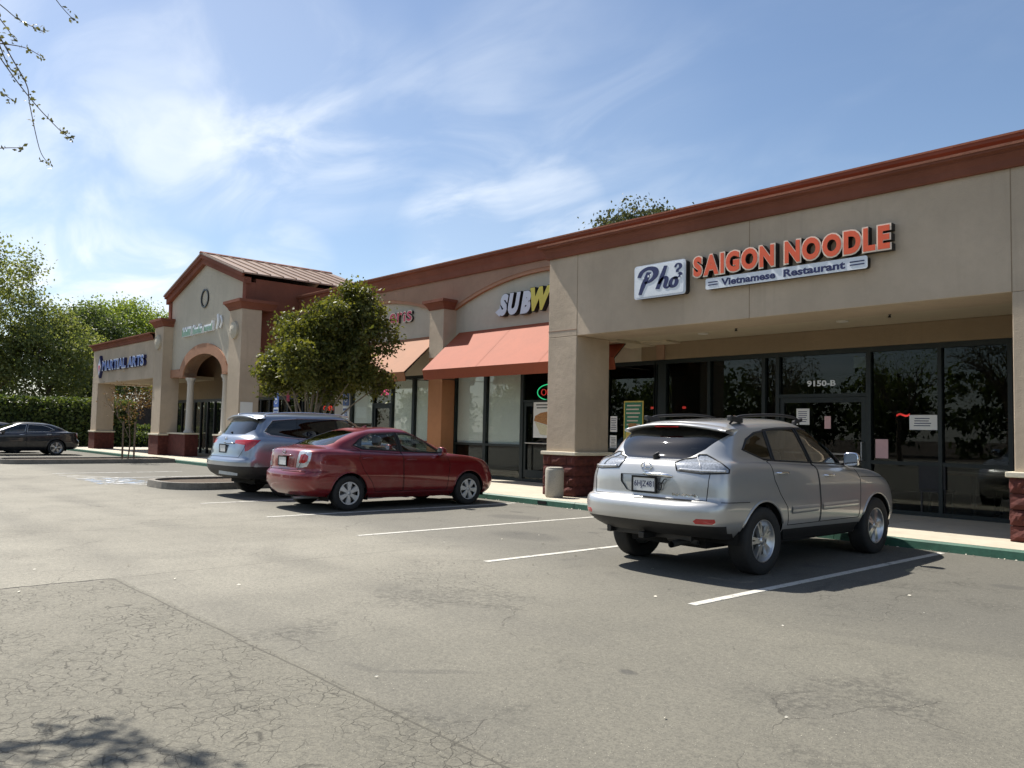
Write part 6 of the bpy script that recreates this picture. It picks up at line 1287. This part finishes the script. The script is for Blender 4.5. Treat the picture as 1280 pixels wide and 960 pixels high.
for i, ((x, y), th, top, lm, lab, lf, ncl, per, sg, cr, cz) in enumerate(specs):
    tree('background_tree' if i < 7 else 'rust_shrub', lab, (x, y, 0), th, .20 if i < 7 else .05, (0, 0, cz), cr, ncl, per, lf, lm, seed=30+i, sig=sg, depth=3, group='trees beyond the car park' if i < 7 else None, cat='tree' if i < 7 else 'shrub', lean=(.3, .8) if i == 0 else (0, 0))
tree('roof_tree', 'grey green pine crown showing over the parapet of the shops', (-23.2, 28.5, 0), 4.0, .22, (0, 0, 9.05), (2.9, 2.9, 2.5), 330, 130, .15, 'leaf_pine', seed=61, sig=.36, depth=2)
# the lot's other side: seen only as reflections in the shop glass and as sky shade
for i, (x, y) in enumerate([(-34, -15), (-26, -13), (-19.5, -15.5), (-13.5, -13.5), (-8, -16), (-2.5, -14), (4, -16)]):
    tree('lot_tree', ['open branched tree across the lot, %s of seven in the row' % w for w in ('first', 'second', 'third', 'fourth', 'fifth', 'sixth', 'last')][i], (x, y, 0), 2.6, .16, (0, 0, 5.2), (2.7, 2.7, 2.7), 45, 20, .12, 'leaf_spring' if i % 2 else 'leaf_green', seed=80+i, sig=.4, depth=4, group='trees across the lot')
def added_tree_belt():  # unseen trees, added to darken what the shop glass reflects
    r = np.random.default_rng(70); P = []
    for k in range(46):
        x = -150+k*4.6+r.normal(); P.append(crown_points((x, -44+r.normal()*3, 3.6), (3.2, 3.0, 3.4+r.random()*1.8), 60, 22, r, sig=.6))
    o = link('added_tree_belt', leaves_mesh('added_tree_belt', np.vstack(P), .55, 'leaf_dark', .3, seed=71)); o['kind'] = 'stuff'; o['label'] = 'unseen belt of trees added to darken the shop glass reflections'
added_tree_belt()
def hedge(name, label, x0, x1, y0, y1, h, n, leaf, lm, seed, cat='hedge'):
    r = np.random.default_rng(seed); t = thing(name, label, cat, ((x0+x1)/2, (y0+y1)/2, 0)); cobj('core', MB().box(x0+.25, x1-.25, y0+.25, y1-.25, 0, h-.25), 'hedge_core', t)
    P = []
    for _ in range(n):
        f = r.random(); p = np.array([r.uniform(x0, x1), r.uniform(y0, y1), r.uniform(.05, h)])
        if f < .35: p[2] = h+r.normal()*.07
        elif f < .70: p[0] = x1+r.normal()*.08
        elif f < .85: p[1] = y0+r.normal()*.08
        else: p[1] = y1+r.normal()*.08
        P.append(p)
    link('foliage', leaves_mesh('foliage', np.array(P), leaf, lm, .3, seed=seed), None, t)
hedge('tall_hedge', 'tall clipped dark hedge behind the near black saloon', -54.5, -51.5, 0, 16.0, 2.75, 16000, .20, 'leaf_hedge', 3)
hedge('low_hedge', 'low clipped hedge seen under the far canopy', -62, -60.8, 15.5, 28, 1.25, 9000, .16, 'leaf_hedge', 4)
hedge('low_hedge', 'second lower clipped hedge just behind the far canopy pillars', -55.2, -54.2, 15.6, 25, .85, 4000, .15, 'leaf_hedge', 6)
fn = thing('timber_fence', 'dark timber fence behind the low hedges', 'fence', (-64, 22, 0))
for k in range(34): cobj('board', MB().box(-64.05, -64, 15.0+k*.4, 15.39+k*.4, 0, 2.6+.02*(k % 3)), 'fence_dark', fn)
# overhanging tree at the left of the camera; its twig ends reach into view
ov = thing('overhanging_tree', 'spring tree whose budding twigs hang into the upper left corner', 'tree', (-7.2, -2.2, 0)); tk = MB(); rr = random.Random(9); pts = []
tk.tube(smooth_path([(-7.2, -2.2, 0), (-7.15, -2.1, 1.2), (-7.0, -1.9, 2.3)], 4), [.15-.006*k for k in range(9)], 9, False)
for lb, r0, r1 in (([(-7.0, -1.9, 2.3), (-6.2, -.9, 3.4), (-5.3, -.1, 3.75), (-4.76, .57, 3.767)], .05, .006), ([(-7.0, -1.9, 2.3), (-7.6, -.9, 3.7), (-7.85, .2, 4.7), (-7.80, .74, 4.86), (-7.30, 1.0, 4.86), (-7.05, .97, 4.86)], .045, .005), ([(-7.0, -1.9, 2.3), (-7.9, -2.6, 3.8), (-8.3, -3.2, 5.2)], .07, .02), ([(-7.0, -1.9, 2.3), (-6.5, -2.9, 3.8), (-6.2, -3.6, 5.2)], .07, .02), ([(-7.0, -1.9, 2.3), (-7.3, -2.4, 4.2), (-7.2, -2.6, 5.8)], .07, .02)):
    p = smooth_path(lb, 4); tk.tube(p, [r0+(r1-r0)*k/(len(p)-1) for k in range(len(p))], 7, False)
twigs = [[(-4.759,0.57,3.767), (-4.725,0.53,3.579), (-4.577,0.724,3.226), (-4.486,0.844,3.032), (-4.4,0.952,2.889), (-4.361,0.997,2.844)],[(-4.759,0.57,3.767), (-4.623,0.655,3.465), (-4.549,0.752,3.254), (-4.497,0.826,3.1), (-4.492,0.844,3.003), (-4.463,0.889,2.792), (-4.44,0.923,2.724)],[(-4.759,0.57,3.767), (-4.668,0.587,3.596), (-4.571,0.712,3.482), (-4.509,0.787,3.408), (-4.435,0.878,3.357)],[(-4.759,0.57,3.767), (-4.56,0.741,3.767), (-4.463,0.815,3.699), (-4.389,0.912,3.511), (-4.332,0.98,3.414)],[(-4.623,0.655,3.465), (-4.68,0.604,3.305), (-4.577,0.718,3.294), (-4.497,0.809,3.277), (-4.446,0.872,3.237)],[(-4.725,0.53,3.482), (-4.657,0.644,3.117), (-4.583,0.735,3.06), (-4.543,0.781,3.02)],[(-4.759,0.57,3.14), (-4.72,0.604,2.764), (-4.588,0.747,2.787), (-4.526,0.821,2.792)],[(-4.623,0.655,3.465), (-4.588,0.707,3.322), (-4.554,0.758,3.186), (-4.537,0.798,3.151)],[(-4.759,0.57,3.767), (-4.617,0.684,3.482), (-4.549,0.741,3.368), (-4.526,0.775,3.311)]]
for tw in twigs:
    p = smooth_path(tw, 5); m = len(p); tk.tube(p, [.0040-.0026*k/(m-1) for k in range(m)], 5, False)
    for k in range(3, m):
        if rr.random() < .38 or k == m-1:
            for _ in range(rr.randint(2, 6) if k < m-1 else 8): pts.append(np.array(p[k])+np.array([rr.gauss(0, .011), rr.gauss(0, .011), rr.gauss(0, .011)]))
cobj('trunk', tk, 'bark', ov, True)
link('buds', leaves_mesh('buds', np.array(pts), .021, 'leaf_spring', .3, seed=2), None, ov)['kind'] = 'stuff'
nr = np.random.default_rng(44); P = []
for c, s_, n in (((-7.80, .76, 4.85), .10, 100), ((-7.28, 1.0, 4.86), .055, 45), ((-7.80, .42, 4.80), .12, 70), ((-7.50, .74, 4.85), .06, 35), ((-7.05, .96, 4.86), .05, 35), ((-8.0, -.1, 4.6), .12, 60), ((-8.2, -3.0, 5.2), .7, 500), ((-6.2, -3.6, 5.2), .7, 500), ((-7.2, -2.7, 5.8), .6, 500)):
    P.append(np.array(c)+nr.normal(size=(n, 3))*s_)
link('crown', leaves_mesh('crown', np.vstack(P), .08, 'leaf_spring', .3, seed=8), None, ov)
